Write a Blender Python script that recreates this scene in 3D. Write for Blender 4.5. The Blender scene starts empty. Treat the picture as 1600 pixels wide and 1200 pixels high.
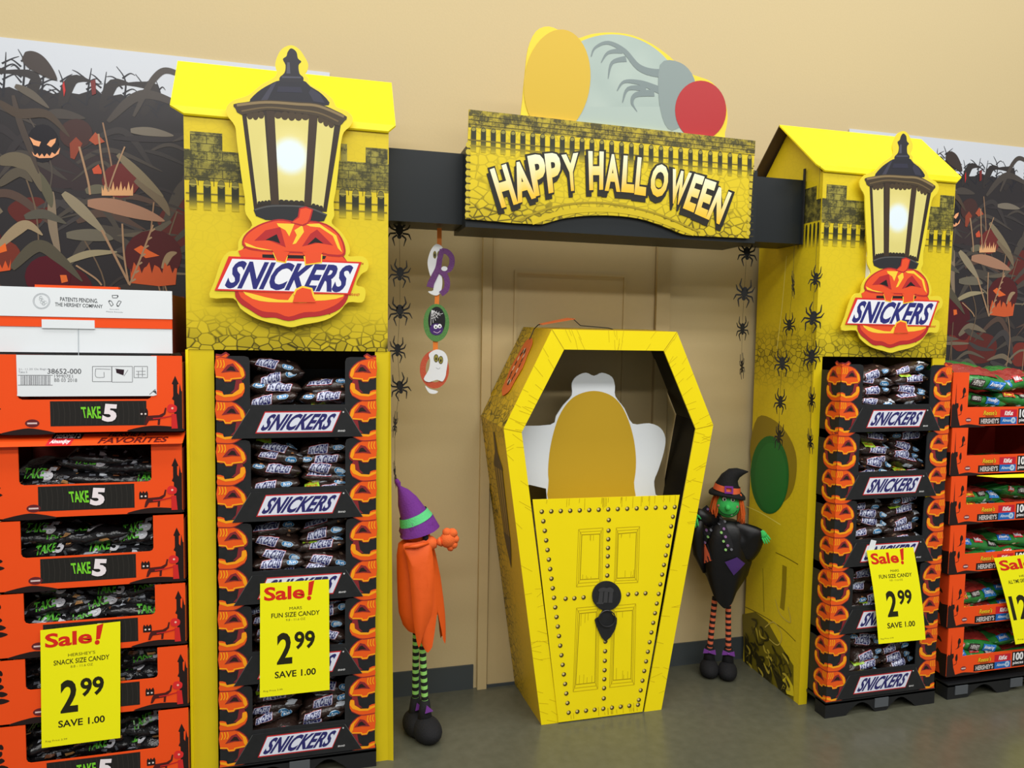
import bpy, bmesh, math, random
from math import sin, cos, pi, radians, sqrt, hypot
from mathutils import Vector, Matrix, noise

SC = bpy.context.scene
COL = SC.collection
RND = random.Random(7)

# ------------------------------------------------------------------ camera
FPX = 1100.0                                   # focal length in pixels of the 1600 x 1200 frame
YAW, PITCH, ROLL = radians(14.7), radians(-3.78), radians(.96)
CAM = Vector((0, -2.864, 1.5))
_f = Vector((sin(YAW)*cos(PITCH), cos(YAW)*cos(PITCH), sin(PITCH)))
_r0 = Vector((cos(YAW), -sin(YAW), 0)); _u0 = _r0.cross(_f)
_r = _r0*cos(ROLL) + _u0*sin(ROLL); _u = -_r0*sin(ROLL) + _u0*cos(ROLL)
cd = bpy.data.cameras.new('camera'); cam = bpy.data.objects.new('camera', cd); COL.objects.link(cam)
cam.matrix_world = Matrix(((_r.x, _u.x, -_f.x, CAM.x), (_r.y, _u.y, -_f.y, CAM.y), (_r.z, _u.z, -_f.z, CAM.z), (0, 0, 0, 1)))
cd.sensor_width = 36; cd.lens = FPX*36/1600; cd.clip_start = .05
SC.camera = cam

# ------------------------------------------------------------------ world, lights, exposure
SC.view_settings.view_transform = 'Standard'; SC.view_settings.look = 'None'
SC.view_settings.gamma = 1; SC.view_settings.use_curve_mapping = False
SC.view_settings.exposure = -0.12
W = bpy.data.worlds.new('world'); SC.world = W; W.use_nodes = True
W.node_tree.nodes['Background'].inputs[0].default_value = (1, .99, .97, 1)
W.node_tree.nodes['Background'].inputs[1].default_value = .27
def area(name, loc, size, power, col=(1, .985, .955), tgt=None):
    l = bpy.data.lights.new(name, 'AREA'); l.shape = 'RECTANGLE'; l.size, l.size_y = size; l.energy = power; l.color = col
    o = bpy.data.objects.new(name, l); COL.objects.link(o); o.location = loc
    if tgt: o.rotation_euler = (Vector(tgt)-Vector(loc)).to_track_quat('-Z', 'Y').to_euler()
    return o
area('ceiling_light', (1, -1.3, 4.6), (9, .6), 150)
area('ceiling_light', (1, -3.4, 4.6), (9, .6), 250)
area('ceiling_light', (1, -6.0, 4.6), (9, .6), 290)

# ------------------------------------------------------------------ helpers
def lin(c):
    return tuple(((x/255)/12.92 if x/255 <= .04045 else ((x/255+.055)/1.055)**2.4) for x in c[:3]) + (1,)
def ray(x, y):
    return _r*((x-800)/FPX) - _u*((y-600)/FPX) + _f
def at(x, y, Y):                                # point of the plane Y = const seen at pixel x, y
    d = ray(x, y); return CAM + d*((Y-CAM.y)/d.y)
def atx(x, y, X):
    d = ray(x, y); return CAM + d*((X-CAM.x)/d.x)
def T(Y, pts):                                  # trace pixels on a front plane -> (x, z)
    return [(p.x, p.z) for p in (at(x, y, Y) for x, y in pts)]
def zo(s, ox, oy):                              # coordinates read in an enlarged crop -> frame pixels
    return lambda pts: [(x/s+ox, y/s+oy) for x, y in pts]
def smooth(pts, n=5, closed=True):
    out = []; N = len(pts)
    rng = range(N) if closed else range(N-1)
    g = (lambda i: pts[i % N]) if closed else (lambda i: pts[min(max(i, 0), N-1)])
    for i in rng:
        p0, p1, p2, p3 = g(i-1), g(i), g(i+1), g(i+2)
        for k in range(n):
            t = k/n
            out.append(tuple(.5*(2*b+(c-a)*t+(2*a-5*b+4*c-d)*t*t+(-a+3*b-3*c+d)*t**3) for a, b, c, d in zip(p0, p1, p2, p3)))
    if not closed: out.append(tuple(pts[-1]))
    return out
def ell(cx, cy, rx, ry, n=28, rot=0):
    return [(cx+rx*cos(a)*cos(rot)-ry*sin(a)*sin(rot), cy+rx*cos(a)*sin(rot)+ry*sin(a)*cos(rot)) for a in (2*pi*i/n for i in range(n))]
def grow(pts, d):                               # offset an outline outwards
    A = sum(a[0]*b[1]-b[0]*a[1] for a, b in zip(pts, pts[1:]+pts[:1])); s = 1 if A > 0 else -1
    out = []; N = len(pts)
    for i in range(N):
        a, b = pts[i-1], pts[(i+1) % N]
        tx, ty = b[0]-a[0], b[1]-a[1]; L = hypot(tx, ty) or 1
        out.append((pts[i][0]+s*d*ty/L, pts[i][1]-s*d*tx/L))
    return out
def mix(a, b, t):
    t = min(max(t, 0), 1); return tuple(x+(y-x)*t for x, y in zip(a, b))

# materials
MATS = {}
def mat(name, c, rough=.55, bump=0, bscale=40, var=0, spec=.4, metal=0, emit=0):
    if name in MATS: return MATS[name]
    m = bpy.data.materials.new(name); m.use_nodes = True; nt = m.node_tree; b = nt.nodes['Principled BSDF']
    b.inputs['Base Color'].default_value = lin(c); b.inputs['Roughness'].default_value = rough
    b.inputs['Specular IOR Level'].default_value = spec; b.inputs['Metallic'].default_value = metal
    tc = nt.nodes.new('ShaderNodeTexCoord')
    n = nt.nodes.new('ShaderNodeTexNoise'); n.inputs['Scale'].default_value = bscale; n.inputs['Detail'].default_value = 4
    nt.links.new(tc.outputs['Object'], n.inputs['Vector'])
    if bump:
        bp = nt.nodes.new('ShaderNodeBump'); bp.inputs['Strength'].default_value = bump; bp.inputs['Distance'].default_value = .01
        nt.links.new(n.outputs['Fac'], bp.inputs['Height']); nt.links.new(bp.outputs['Normal'], b.inputs['Normal'])
    if var:
        r = nt.nodes.new('ShaderNodeMix'); r.data_type = 'RGBA'
        r.inputs[6].default_value = lin(mix(c, (0, 0, 0), var)); r.inputs[7].default_value = lin(mix(c, (255, 255, 255), var*.6))
        nt.links.new(n.outputs['Fac'], r.inputs[0]); nt.links.new(r.outputs[2], b.inputs['Base Color'])
    MATS[name] = m; return m
def print_mat(name, rough=.45, grime=0, spec=.4, bump=0, gscale=26):
    if name in MATS: return MATS[name]
    m = bpy.data.materials.new(name); m.use_nodes = True; nt = m.node_tree; b = nt.nodes['Principled BSDF']
    b.inputs['Roughness'].default_value = rough; b.inputs['Specular IOR Level'].default_value = spec
    a = nt.nodes.new('ShaderNodeVertexColor'); a.layer_name = 'Col'; out = a.outputs['Color']
    tc = nt.nodes.new('ShaderNodeTexCoord')
    if grime:
        n = nt.nodes.new('ShaderNodeTexNoise'); n.inputs['Scale'].default_value = gscale; n.inputs['Detail'].default_value = 9; n.inputs['Roughness'].default_value = .75
        nt.links.new(tc.outputs['Object'], n.inputs['Vector'])
        mr = nt.nodes.new('ShaderNodeMapRange'); mr.inputs[1].default_value = .42; mr.inputs[2].default_value = .56
        nt.links.new(n.outputs['Fac'], mr.inputs[0])
        x = nt.nodes.new('ShaderNodeMix'); x.data_type = 'RGBA'; x.inputs[7].default_value = lin((48, 48, 28))
        ml = nt.nodes.new('ShaderNodeMath'); ml.operation = 'MULTIPLY'; ml.inputs[1].default_value = grime
        nt.links.new(mr.outputs[0], ml.inputs[0]); nt.links.new(ml.outputs[0], x.inputs[0])
        nt.links.new(out, x.inputs[6]); out = x.outputs[2]
    if bump:
        n2 = nt.nodes.new('ShaderNodeTexNoise'); n2.inputs['Scale'].default_value = 45; n2.inputs['Detail'].default_value = 3
        nt.links.new(tc.outputs['Object'], n2.inputs['Vector'])
        bp = nt.nodes.new('ShaderNodeBump'); bp.inputs['Strength'].default_value = bump; bp.inputs['Distance'].default_value = .01
        nt.links.new(n2.outputs['Fac'], bp.inputs['Height']); nt.links.new(bp.outputs['Normal'], b.inputs['Normal'])
    nt.links.new(out, b.inputs['Base Color'])
    MATS[name] = m; return m
def stone_mat(name, base, dark, axis, z0, z1, extra=None, lines=.55, scale=17, flip=False, band=None):
    """card printed with cobbles: strong from z0 (edge) fading out at z1, faint masonry lines elsewhere; axis = object axis of the fade"""
    m = bpy.data.materials.new(name); m.use_nodes = True; nt = m.node_tree; N = nt.nodes.new; Lk = nt.links.new
    b = nt.nodes['Principled BSDF']; b.inputs['Roughness'].default_value = .42; b.inputs['Specular IOR Level'].default_value = .35
    tc = N('ShaderNodeTexCoord'); sep = N('ShaderNodeSeparateXYZ'); Lk(tc.outputs['Object'], sep.inputs[0])
    mp = N('ShaderNodeMapping'); mp.inputs['Scale'].default_value = (1, 1, 1.35); Lk(tc.outputs['Object'], mp.inputs[0])
    def fade(a, c):
        r = N('ShaderNodeMapRange'); r.interpolation_type = 'SMOOTHSTEP'; Lk(sep.outputs[axis], r.inputs[0]); r.inputs[1].default_value = a; r.inputs[2].default_value = c
        r.inputs[3].default_value = 1; r.inputs[4].default_value = 0; return r.outputs[0]
    def op(o, a, c):
        k = N('ShaderNodeMath'); k.operation = o
        for i, v in enumerate((a, c)):
            if isinstance(v, (int, float)): k.inputs[i].default_value = v
            else: Lk(v, k.inputs[i])
        return k.outputs[0]
    fd = fade(z0, z1)
    if extra: fd = op('MULTIPLY', fade(z1, z0), fade(z0-.18, z0-.02)); fd = op('SUBTRACT', 1.0, op('MINIMUM', 1.0, op('ABSOLUTE', op('DIVIDE', op('SUBTRACT', sep.outputs[axis], extra[0]), extra[1]), 0)))
    if flip: fd = op('SUBTRACT', 1.0, fade(z1, z0))
    if band: fd = op('MAXIMUM', fd, op('SUBTRACT', 1.0, op('MINIMUM', 1.0, op('ABSOLUTE', op('DIVIDE', op('SUBTRACT', sep.outputs[2], band[0]), band[1]), 0))))
    vo = N('ShaderNodeTexVoronoi'); vo.feature = 'DISTANCE_TO_EDGE'; vo.inputs['Scale'].default_value = scale; Lk(mp.outputs[0], vo.inputs['Vector'])
    e = N('ShaderNodeMapRange'); e.inputs[1].default_value = .0; e.inputs[2].default_value = .09; e.inputs[3].default_value = 1; e.inputs[4].default_value = 0
    Lk(vo.outputs['Distance'], e.inputs[0])
    vc = N('ShaderNodeTexVoronoi'); vc.inputs['Scale'].default_value = scale; Lk(mp.outputs[0], vc.inputs['Vector'])
    sp = N('ShaderNodeSeparateColor'); Lk(vc.outputs['Color'], sp.inputs[0])
    shade = op('ADD', op('MULTIPLY', e.outputs[0], .8), op('MULTIPLY', sp.outputs[0], .38))
    strong = op('MULTIPLY', op('MULTIPLY', shade, fd), 1.0)
    nz = N('ShaderNodeTexNoise'); nz.inputs['Scale'].default_value = 5; nz.inputs['Detail'].default_value = 6; Lk(tc.outputs['Object'], nz.inputs['Vector'])
    faint = op('MULTIPLY', op('MULTIPLY', e.outputs[0], nz.outputs['Fac']), .22*lines)
    tot = op('MINIMUM', op('ADD', op('ADD', strong, faint), op('MULTIPLY', fd, .12)), 1.0)
    x = N('ShaderNodeMix'); x.data_type = 'RGBA'; x.inputs[6].default_value = lin(base); x.inputs[7].default_value = lin(dark); Lk(tot, x.inputs[0])
    Lk(x.outputs[2], b.inputs['Base Color'])
    return m

# objects
def rootloc(p):
    v = Vector((0, 0, 0))
    while p is not None: v += p.location; p = p.parent
    return v
def link(name, me, m, parent=None, base=None):
    o = bpy.data.objects.new(name, me); COL.objects.link(o)
    if m is not None:
        for q in (m if isinstance(m, (list, tuple)) else [m]): me.materials.append(q)
    off = rootloc(parent) if parent else Vector(base) if base is not None else Vector((0, 0, 0))
    if off.length: me.transform(Matrix.Translation(-off))
    if parent: o.parent = parent
    else: o.location = off
    return o
def tag(o, label=None, cat=None, group=None, kind=None):
    for k, v in (('label', label), ('category', cat), ('group', group), ('kind', kind)):
        if v: o[k] = v
    return o
def thing(name, label, cat, loc, group=None):
    o = bpy.data.objects.new(name, None); COL.objects.link(o); o.location = loc; o.empty_display_size = .05
    return tag(o, label, cat, group)
def dup(o, parent=None):
    c = o.copy(); COL.objects.link(c)
    if parent: c.parent = parent
    for ch in list(o.children): dup(ch, c)
    return c

class MB:
    """collects faces in world coordinates and links them as one mesh object"""
    def __init__(s): s.v, s.f, s.c = [], [], []
    def add(s, vs, fs, col=None):
        n = len(s.v); s.v += [Vector(p) for p in vs]; s.f += [tuple(i+n for i in f) for f in fs]
        s.c += [col]*len(vs); return s
    def box(s, x0, x1, y0, y1, z0, z1):
        return s.add([(x, y, z) for x in (x0, x1) for y in (y0, y1) for z in (z0, z1)],
                     [(0, 1, 3, 2), (4, 6, 7, 5), (0, 4, 5, 1), (2, 3, 7, 6), (0, 2, 6, 4), (1, 5, 7, 3)])
    def prism(s, pts, A, B, col=None):          # pts 2D, A(u,v) front point, B(u,v) back point
        n = len(pts)
        return s.add([A(*p) for p in pts]+[B(*p) for p in pts], [tuple(range(n)), tuple(range(2*n-1, n-1, -1))]+[(i, i+n, (i+1) % n+n, (i+1) % n) for i in range(n)], col)
    def slab(s, pts, y0, y1, col=None):          # outline in x,z between two depths
        return s.prism(pts, lambda u, v: (u, y0, v), lambda u, v: (u, y1, v), col)
    def slabx(s, pts, x0, x1, col=None):         # outline in y,z between two x
        return s.prism(pts, lambda u, v: (x0, u, v), lambda u, v: (x1, u, v), col)
    def tube(s, path, rad, n=10, col=None, cap=True, flat=None, cols=None):
        path = [Vector(p) for p in path]; k = len(path); b = len(s.v)
        rad = rad if isinstance(rad, (list, tuple)) else [rad]*k
        t0 = (path[1]-path[0]).normalized(); nx = t0.orthogonal().normalized() if flat is None else (Vector(flat)-t0*t0.dot(Vector(flat))).normalized()
        for i, p in enumerate(path):
            t = (path[min(i+1, k-1)]-path[max(i-1, 0)]).normalized(); nx = (nx-t*t.dot(nx)).normalized(); ny = t.cross(nx)
            r = rad[i]; rx, ry = r if isinstance(r, (list, tuple)) else (r, r)
            for j in range(n):
                a = 2*pi*j/n; s.v.append(p+nx*(rx*cos(a))+ny*(ry*sin(a))); s.c.append(cols[i] if cols else col)
        for i in range(k-1):
            for j in range(n): s.f.append((b+i*n+j, b+i*n+(j+1) % n, b+(i+1)*n+(j+1) % n, b+(i+1)*n+j))
        if cap: s.f += [tuple(b+j for j in range(n-1, -1, -1)), tuple(b+(k-1)*n+j for j in range(n))]
        return s
    def ball(s, c, r, n=16, m=10, fn=None, col=None):
        c = Vector(c); r = r if isinstance(r, (list, tuple)) else (r, r, r); b = len(s.v)
        for i in range(m+1):
            th = pi*i/m
            for j in range(n):
                ph = 2*pi*j/n; d = Vector((sin(th)*cos(ph), sin(th)*sin(ph), cos(th)))
                p = Vector((d.x*r[0], d.y*r[1], d.z*r[2]))
                if fn: p = fn(p, d)
                s.v.append(c+p); s.c.append(col)
        for i in range(m):
            for j in range(n): s.f.append((b+i*n+j, b+(i+1)*n+j, b+(i+1)*n+(j+1) % n, b+i*n+(j+1) % n))
        return s
    def build(s, name, m, parent=None, base=None, sm=False):
        me = bpy.data.meshes.new(name); me.from_pydata(s.v, [], s.f)
        if any(c is not None for c in s.c):
            ca = me.color_attributes.new('Col', 'FLOAT_COLOR', 'POINT')
            ca.data.foreach_set('color', [q for c in s.c for q in lin(c or (128, 128, 128))])
        if sm: me.polygons.foreach_set('use_smooth', [True]*len(me.polygons))
        bm = bmesh.new(); bm.from_mesh(me)
        bmesh.ops.remove_doubles(bm, verts=bm.verts, dist=1e-6) if sm else None
        bmesh.ops.recalc_face_normals(bm, faces=bm.faces); bm.to_mesh(me); bm.free(); me.update()
        return link(name, me, m, parent, base)

TXT = {}
def text_mesh(s, bold, shear):
    k = (s, bold, shear)
    if k not in TXT:
        cu = bpy.data.curves.new('t', 'FONT'); cu.body = s; cu.offset = bold; cu.shear = shear; cu.resolution_u = 3
        o = bpy.data.objects.new('t', cu); COL.objects.link(o)
        dg = bpy.context.evaluated_depsgraph_get(); e = o.evaluated_get(dg); me = e.to_mesh()
        vs = [(v.co.x, v.co.y) for v in me.vertices]; fs = [tuple(p.vertices) for p in me.polygons]
        e.to_mesh_clear(); bpy.data.objects.remove(o); bpy.data.curves.remove(cu)
        xs, ys = [v[0] for v in vs], [v[1] for v in vs]
        x0, y0, w, h = min(xs), min(ys), max(xs)-min(xs), max(ys)-min(ys)
        TXT[k] = ([((x-x0)/w, (y-y0)/h) for x, y in vs], fs)
    return TXT[k]
def bil(q, u, v):                                # q = TL, TR, BR, BL ; v upwards
    tl, tr, br, bl = q
    return tuple((bl[i]*(1-u)+br[i]*u)*(1-v)+(tl[i]*(1-u)+tr[i]*u)*v for i in range(len(tl)))
def rect(x0, x1, z0, z1): return [(x0, z1), (x1, z1), (x1, z0), (x0, z0)]

class Art:
    """flat print: coloured polygons stacked a fraction of a millimetre apart on a surface P(u, v, height)"""
    def __init__(s, P, eps=.0004): s.P, s.eps, s.m, s.k = P, eps, MB(), 0
    def h(s, l): s.k += 1; return l*s.eps+s.k*1.5e-6
    def poly(s, pts, c, l=1):
        z = s.h(l); vs = [s.P(u, v, z) for u, v in pts]; n = len(s.m.v)
        s.m.v += [Vector(p) for p in vs]; s.m.c += [c(u, v) if callable(c) else c for u, v in pts]; s.m.f.append(tuple(range(n, n+len(vs)))); return s
    def quadgrid(s, q, nx, ny, c, l=1):
        n = len(s.m.v); z = s.h(l)
        for j in range(ny+1):
            for i in range(nx+1):
                u, v = bil(q, i/nx, j/ny); s.m.v.append(Vector(s.P(u, v, z))); s.m.c.append(c(u, v) if callable(c) else c)
        for j in range(ny):
            for i in range(nx): a = n+j*(nx+1)+i; s.m.f.append((a, a+1, a+nx+2, a+nx+1))
        return s
    def stroke(s, pts, w, c, l=1, n=5):
        pts = smooth(pts, n, False) if len(pts) > 2 else list(pts)
        k = len(pts); w = w if callable(w) else (lambda t, w=w: w)
        b = len(s.m.v); z = s.h(l)
        for i, p in enumerate(pts):
            a, q = pts[max(i-1, 0)], pts[min(i+1, k-1)]; tx, ty = q[0]-a[0], q[1]-a[1]; L = hypot(tx, ty) or 1; h = w(i/(k-1))/2
            for sg in (1, -1):
                u, v = p[0]-sg*h*ty/L, p[1]+sg*h*tx/L
                s.m.v.append(Vector(s.P(u, v, z+i*2e-6))); s.m.c.append(c(u, v) if callable(c) else c)
        for i in range(k-1): s.m.f.append((b+2*i, b+2*i+1, b+2*i+3, b+2*i+2))
        return s
    def text(s, t, q, c, l=1, bold=0., shear=0.):
        vs, fs = text_mesh(t, bold, shear); n = len(s.m.v); z = s.h(l)
        for a, b in vs:
            u, v = bil(q, a, b); s.m.v.append(Vector(s.P(u, v, z))); s.m.c.append(c(u, v) if callable(c) else c)
        s.m.f += [tuple(i+n for i in f) for f in fs]; return s
    def build(s, name, parent=None, m=None, base=None, sm=False):
        me = bpy.data.meshes.new(name); me.from_pydata(s.m.v, [], s.m.f)
        ca = me.color_attributes.new('Col', 'FLOAT_COLOR', 'POINT')
        ca.data.foreach_set('color', [q for c in s.m.c for q in lin(c)])
        if sm: me.polygons.foreach_set('use_smooth', [True]*len(me.polygons))
        me.update()
        return link(name, me, m or INK, parent, base)
def front(Y): return lambda u, v, h: (u, Y-h, v)
INK = print_mat('printed_ink', .42)
GRIME = print_mat('grimy_stone_print', .5, grime=.9)
YEL = mat('yellow_card', (255, 231, 6), .4, var=.03, bscale=6)
YEL2 = mat('yellow_card_plain', (226, 200, 16), .45, var=.03, bscale=6)
BLK = mat('black_card', (26, 27, 29), .5, var=.1)
KRAFT = mat('brown_card_inside', (92, 74, 52), .8)
ORG = mat('orange_card', (252, 82, 22), .42, var=.02, bscale=8)
WHT = mat('white_card', (238, 243, 247), .5, var=.02, bscale=8)
NAVY, SRED, WHITE, BLACK = (44, 46, 122), (226, 52, 44), (242, 244, 250), (24, 24, 26)

# ------------------------------------------------------------------ the setting
WALLM = mat('tan_wall_paint', (204, 184, 138), .6, bump=.04, bscale=120, var=.02)
def struct(o): o['kind'] = 'structure'; return o
struct(MB().box(-5, 7.5, 0, .12, 0, 5.2).build('wall_back', WALLM))
FLM = mat('polished_concrete', (84, 84, 68), .26, bump=.015, bscale=25, var=.1, spec=.5)
struct(MB().box(-5, 7.5, -8, .12, -.1, 0).build('floor', FLM))
DOORM = mat('tan_door_paint', (200, 178, 130), .5, var=.02)
BASEM = mat('grey_rubber_base', (66, 72, 74), .5)
struct(MB().box(-5, .60, -.008, 0, 0, .105).build('baseboard_left', BASEM))
struct(MB().box(1.475, 7.5, -.008, 0, 0, .105).build('baseboard_right', BASEM))
def ringpanel(m, x0, x1, z0, z1, w, y0, y1):
    m.box(x0, x0+w, y0, y1, z0, z1); m.box(x1-w, x1, y0, y1, z0, z1); m.box(x0+w, x1-w, y0, y1, z0, z0+w); m.box(x0+w, x1-w, y0, y1, z1-w, z1)
dm = MB().box(.66, 1.39, -.006, 0, .012, 2.1)
door = struct(dm.build('door_1', DOORM))
dp = MB(); ringpanel(dp, .752, 1.255, .95, 1.78, .012, -.012, -.006); ringpanel(dp, .752, 1.255, .2, .8, .012, -.012, -.006)
dp.build('door_moulding', DOORM, door)
struct(MB().box(.615, .655, -.022, 0, 0, 2.16).build('trim_1', DOORM))
struct(MB().box(1.395, 1.46, -.022, 0, 0, 2.16).build('trim_2', DOORM))
struct(MB().box(.615, 1.46, -.022, 0, 2.1, 2.16).build('trim_3', DOORM))
struct(MB().box(.655, 1.395, -.012, 0, 0, .012).build('trim_4', BASEM))

# ------------------------------------------------------------------ cornfield banners on the wall
def poster(dx, dz, x0, x1, label):
    t = thing('cornfield_banner', label, 'banner', ((x0+x1)/2, -.004, .9))
    MB().box(x0, x1, -.006, -.002, .9, 2.5).build('sheet', mat('white_vinyl', (206, 211, 219), .3), t)
    Y = -.006; a = Art(front(Y), .0002); R = random.Random(5)
    tt = lambda pts: [(u+dx, v+dz) for u, v in T(0, pts)]
    inx = lambda p: [(min(max(u, x0), x1), min(v, 2.5)) for u, v in p]
    # sky edge and dark field
    top = []; n = 60
    for i in range(n+1):
        u = x0+(x1-x0)*i/n; top.append((u, 2.335+.035*noise.noise(Vector((u*7-dx*7, 0, 3)))+.03*noise.noise(Vector((u*23-dx*23, 1, 3)))))
    for i in range(n):
        a.poly([top[i], top[i+1], (top[i+1][0], .9), (top[i][0], .9)], (50, 47, 49), 1)
    X0, X1 = -1.6+dx, .01+dx
    def S(pts, w, c, l):
        pts = [p for p in pts if x0+.01 < p[0] < x1-.01 and p[1] < 2.495]
        if len(pts) > 1: a.stroke(pts, w, c, l)
    # corn tassels against the sky
    for i in range(26):
        u = X0+(X1-X0)*(i+.5*R.random())/26; h = 2.40+.07*R.random()
        S([(u, 2.3), (u+.01, h-.05), (u+R.uniform(-.02, .02), h)], lambda t: .006*(1-t)+.002, (44, 44, 50), 2)
        for k in range(6):
            z = h-.02-.018*k; sg = R.choice((-1, 1)); L = R.uniform(.025, .055)
            S([(u, z-.02), (u+sg*L*.6, z), (u+sg*L, z-R.uniform(-.015, .015))], lambda t: .005*(1-t)+.0015, (44, 44, 50), 2)
        if i % 2: S([(u, 2.28), (u+.04, 2.38), (u+.12*R.choice((-1, 1)), 2.36+.05*R.random())], lambda t: .035*sin(pi*min(t+.15, 1))+.002, (54, 50, 50), 2)
    cols = [(78, 72, 66), (98, 90, 78), (64, 58, 56), (120, 108, 90), (70, 66, 66), (88, 70, 62)]
    reds = [(96, 42, 38), (120, 48, 40), (80, 30, 36), (150, 66, 46)]
    for i in range(24):
        u = R.uniform(X0, X1); z = R.uniform(1.1, 2.1); r = R.uniform(.05, .12)
        if x0 < u-r and u+r < x1: a.poly(smooth([(u+r*cos(k)*R.uniform(.8, 1.1), z+r*.8*sin(k)*R.uniform(.8, 1.1)) for k in (0, 1.05, 2.1, 3.14, 4.2, 5.2)], 4), R.choice(reds[:3]) if z < 1.95 else (60, 50, 52), 2)
    for i in range(190):
        u = R.uniform(X0-.1, X1); z = R.uniform(1.0, 2.3); L = R.uniform(.12, .34); sg = R.choice((-1, 1)); b = R.uniform(-.1, .25); w = R.uniform(.006, .034)
        c = R.choice(cols) if z < 2.0 else R.choice(((62, 58, 58), (74, 68, 64), (56, 52, 54)))
        S(smooth([(u, z), (u+sg*L*.4, z+b*.7), (u+sg*L, z+b*.4-.06*R.random())], 4, False), lambda t, w=w: w*sin(pi*min(.1+t*.9, 1))+.002, c, 3)
    for i in range(30):
        u = R.uniform(X0, X1); z = R.uniform(1.1, 1.95); S([(u, z), (u+R.uniform(-.03, .03), z+.15), (u+R.uniform(-.06, .06), z+.32)], .005, R.choice(((110, 92, 74), (84, 76, 70), (150, 118, 92))), 4)
    # the larger shapes one can point to
    blob = lambda cx, cy, r, c, l=5, ry=None: a.poly(smooth(tt(ell(cx, cy, r, ry or r*.9, 10)), 3), c, l)
    def clipblob(cx, cy, r, c, l=5, ry=None):
        p = tt(ell(cx, cy, r, ry or r*.9, 16))
        if all(x0 < u < x1 for u, v in p): a.poly(p, c, l)
    clipblob(240, 400, 45, (84, 34, 36)); clipblob(76, 432, 36, (86, 24, 36)); clipblob(190, 283, 30, (110, 46, 44)); clipblob(120, 210, 26, (70, 48, 46)); clipblob(8, 400, 26, (120, 52, 40))
    clipblob(68, 225, 25, (34, 32, 38), 6, 30)
    def P(pts, c, l):
        p = tt(pts)
        if all(x0 < u < x1 for u, v in p): a.poly(p, c, l)
    z1 = zo(4, 0, 0); z2 = zo(4, 0, 280)
    P(z1([(190, 860), (225, 880), (262, 890), (250, 920), (215, 910)]), (242, 170, 120), 8); P(z1([(298, 908), (320, 880), (356, 868), (350, 895), (325, 924)]), (242, 170, 120), 8)
    P(z1([(205, 950), (225, 975), (240, 960), (252, 982), (268, 963), (283, 984), (298, 962), (316, 980), (330, 955), (350, 968), (382, 925), (372, 965), (330, 990), (250, 992), (215, 975)]), (240, 168, 122), 8)
    P(z2([(840, 440), (885, 415), (940, 450), (1000, 480), (915, 495)]), (226, 104, 50), 7)
    fl = [(820, 560)]
    for i in range(9): fl += [(825+i*32, 590-45*(i % 2)), (840+i*32, 520+18*(i % 3))]
    fl += [(1110, 560), (1100, 660), (1000, 670), (820, 650)]
    P(z2(fl), (206, 92, 50), 7)
    P(z2([(0, 430), (40, 400), (50, 450), (0, 465)]), (235, 110, 45), 7); P(z2([(0, 520), (20, 560), (40, 510), (60, 560), (75, 500), (70, 570), (0, 580)]), (220, 90, 45), 7)
    P(z2([(380, 600), (420, 600), (430, 640), (390, 650)]), (230, 110, 50), 7)
    P(z1([(440, 900), (480, 860), (520, 900), (470, 1000), (445, 990)]), (140, 66, 48), 6); P(z1([(560, 880), (600, 830), (660, 890), (600, 910)]), (170, 82, 56), 6)
    P(z1([(580, 1060), (620, 1030), (640, 1070), (640, 1090), (590, 1090)]), (200, 84, 56), 7)
    tri = []
    for i in range(8): tri += [(640+i*24, 1165-30*(i % 2)), (650+i*24, 1195)]
    P(z1(tri+[(836, 1150), (835, 1225), (640, 1225)]), (226, 170, 120), 7)
    P(z1([(395, 540), (405, 510), (415, 570), (405, 610)]), (196, 50, 48), 7); P(z1([(570, 510), (600, 500), (605, 590), (580, 600)]), (120, 46, 44), 6)
    lp = lambda w: (lambda t: w*sin(pi*min(.12+t*.88, 1))+.003)
    for pts, c, w in [
        ([(0, 385), (25, 362), (45, 352), (68, 368)], (160, 140, 110), .034), ([(0, 254), (25, 250), (50, 262), (66, 300)], (108, 98, 80), .05), ([(0, 290), (30, 270), (52, 285)], (90, 82, 70), .03),
        ([(22, 150), (32, 190), (50, 238), (62, 272)], (76, 66, 60), .018), ([(25, 135), (50, 148), (78, 170)], (98, 90, 80), .024), ([(38, 88), (60, 100), (90, 126)], (64, 55, 52), .06), ([(0, 160), (30, 178), (75, 180), (110, 215)], (78, 66, 56), .03),
        ([(205, 205), (238, 207), (272, 213)], (120, 112, 100), .028), ([(185, 242), (220, 275), (256, 308)], (130, 118, 94), .03), ([(212, 282), (250, 312), (266, 338)], (118, 104, 84), .03),
        ([(60, 270), (75, 300), (82, 325)], (96, 92, 74), .03), ([(100, 302), (130, 330), (166, 366)], (148, 136, 112), .036), ([(138, 318), (175, 322), (225, 335), (258, 346)], (168, 126, 102), .05),
        ([(82, 300), (84, 355), (96, 408)], (138, 122, 102), .026), ([(105, 368), (150, 368), (178, 374)], (110, 104, 90), .04), ([(103, 410), (140, 397), (184, 394)], (158, 146, 116), .022), ([(20, 420), (60, 385), (95, 405), (130, 440)], (88, 82, 68), .04),
        ([(40, 340), (70, 335), (105, 350)], (90, 86, 76), .03), ([(135, 300), (155, 296), (178, 300)], (104, 100, 84), .03), ([(255, 420), (265, 400), (277, 395)], (158, 134, 104), .02)]:
        S(tt(smooth(pts, 4, False)), lp(w), c, 6)
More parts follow.
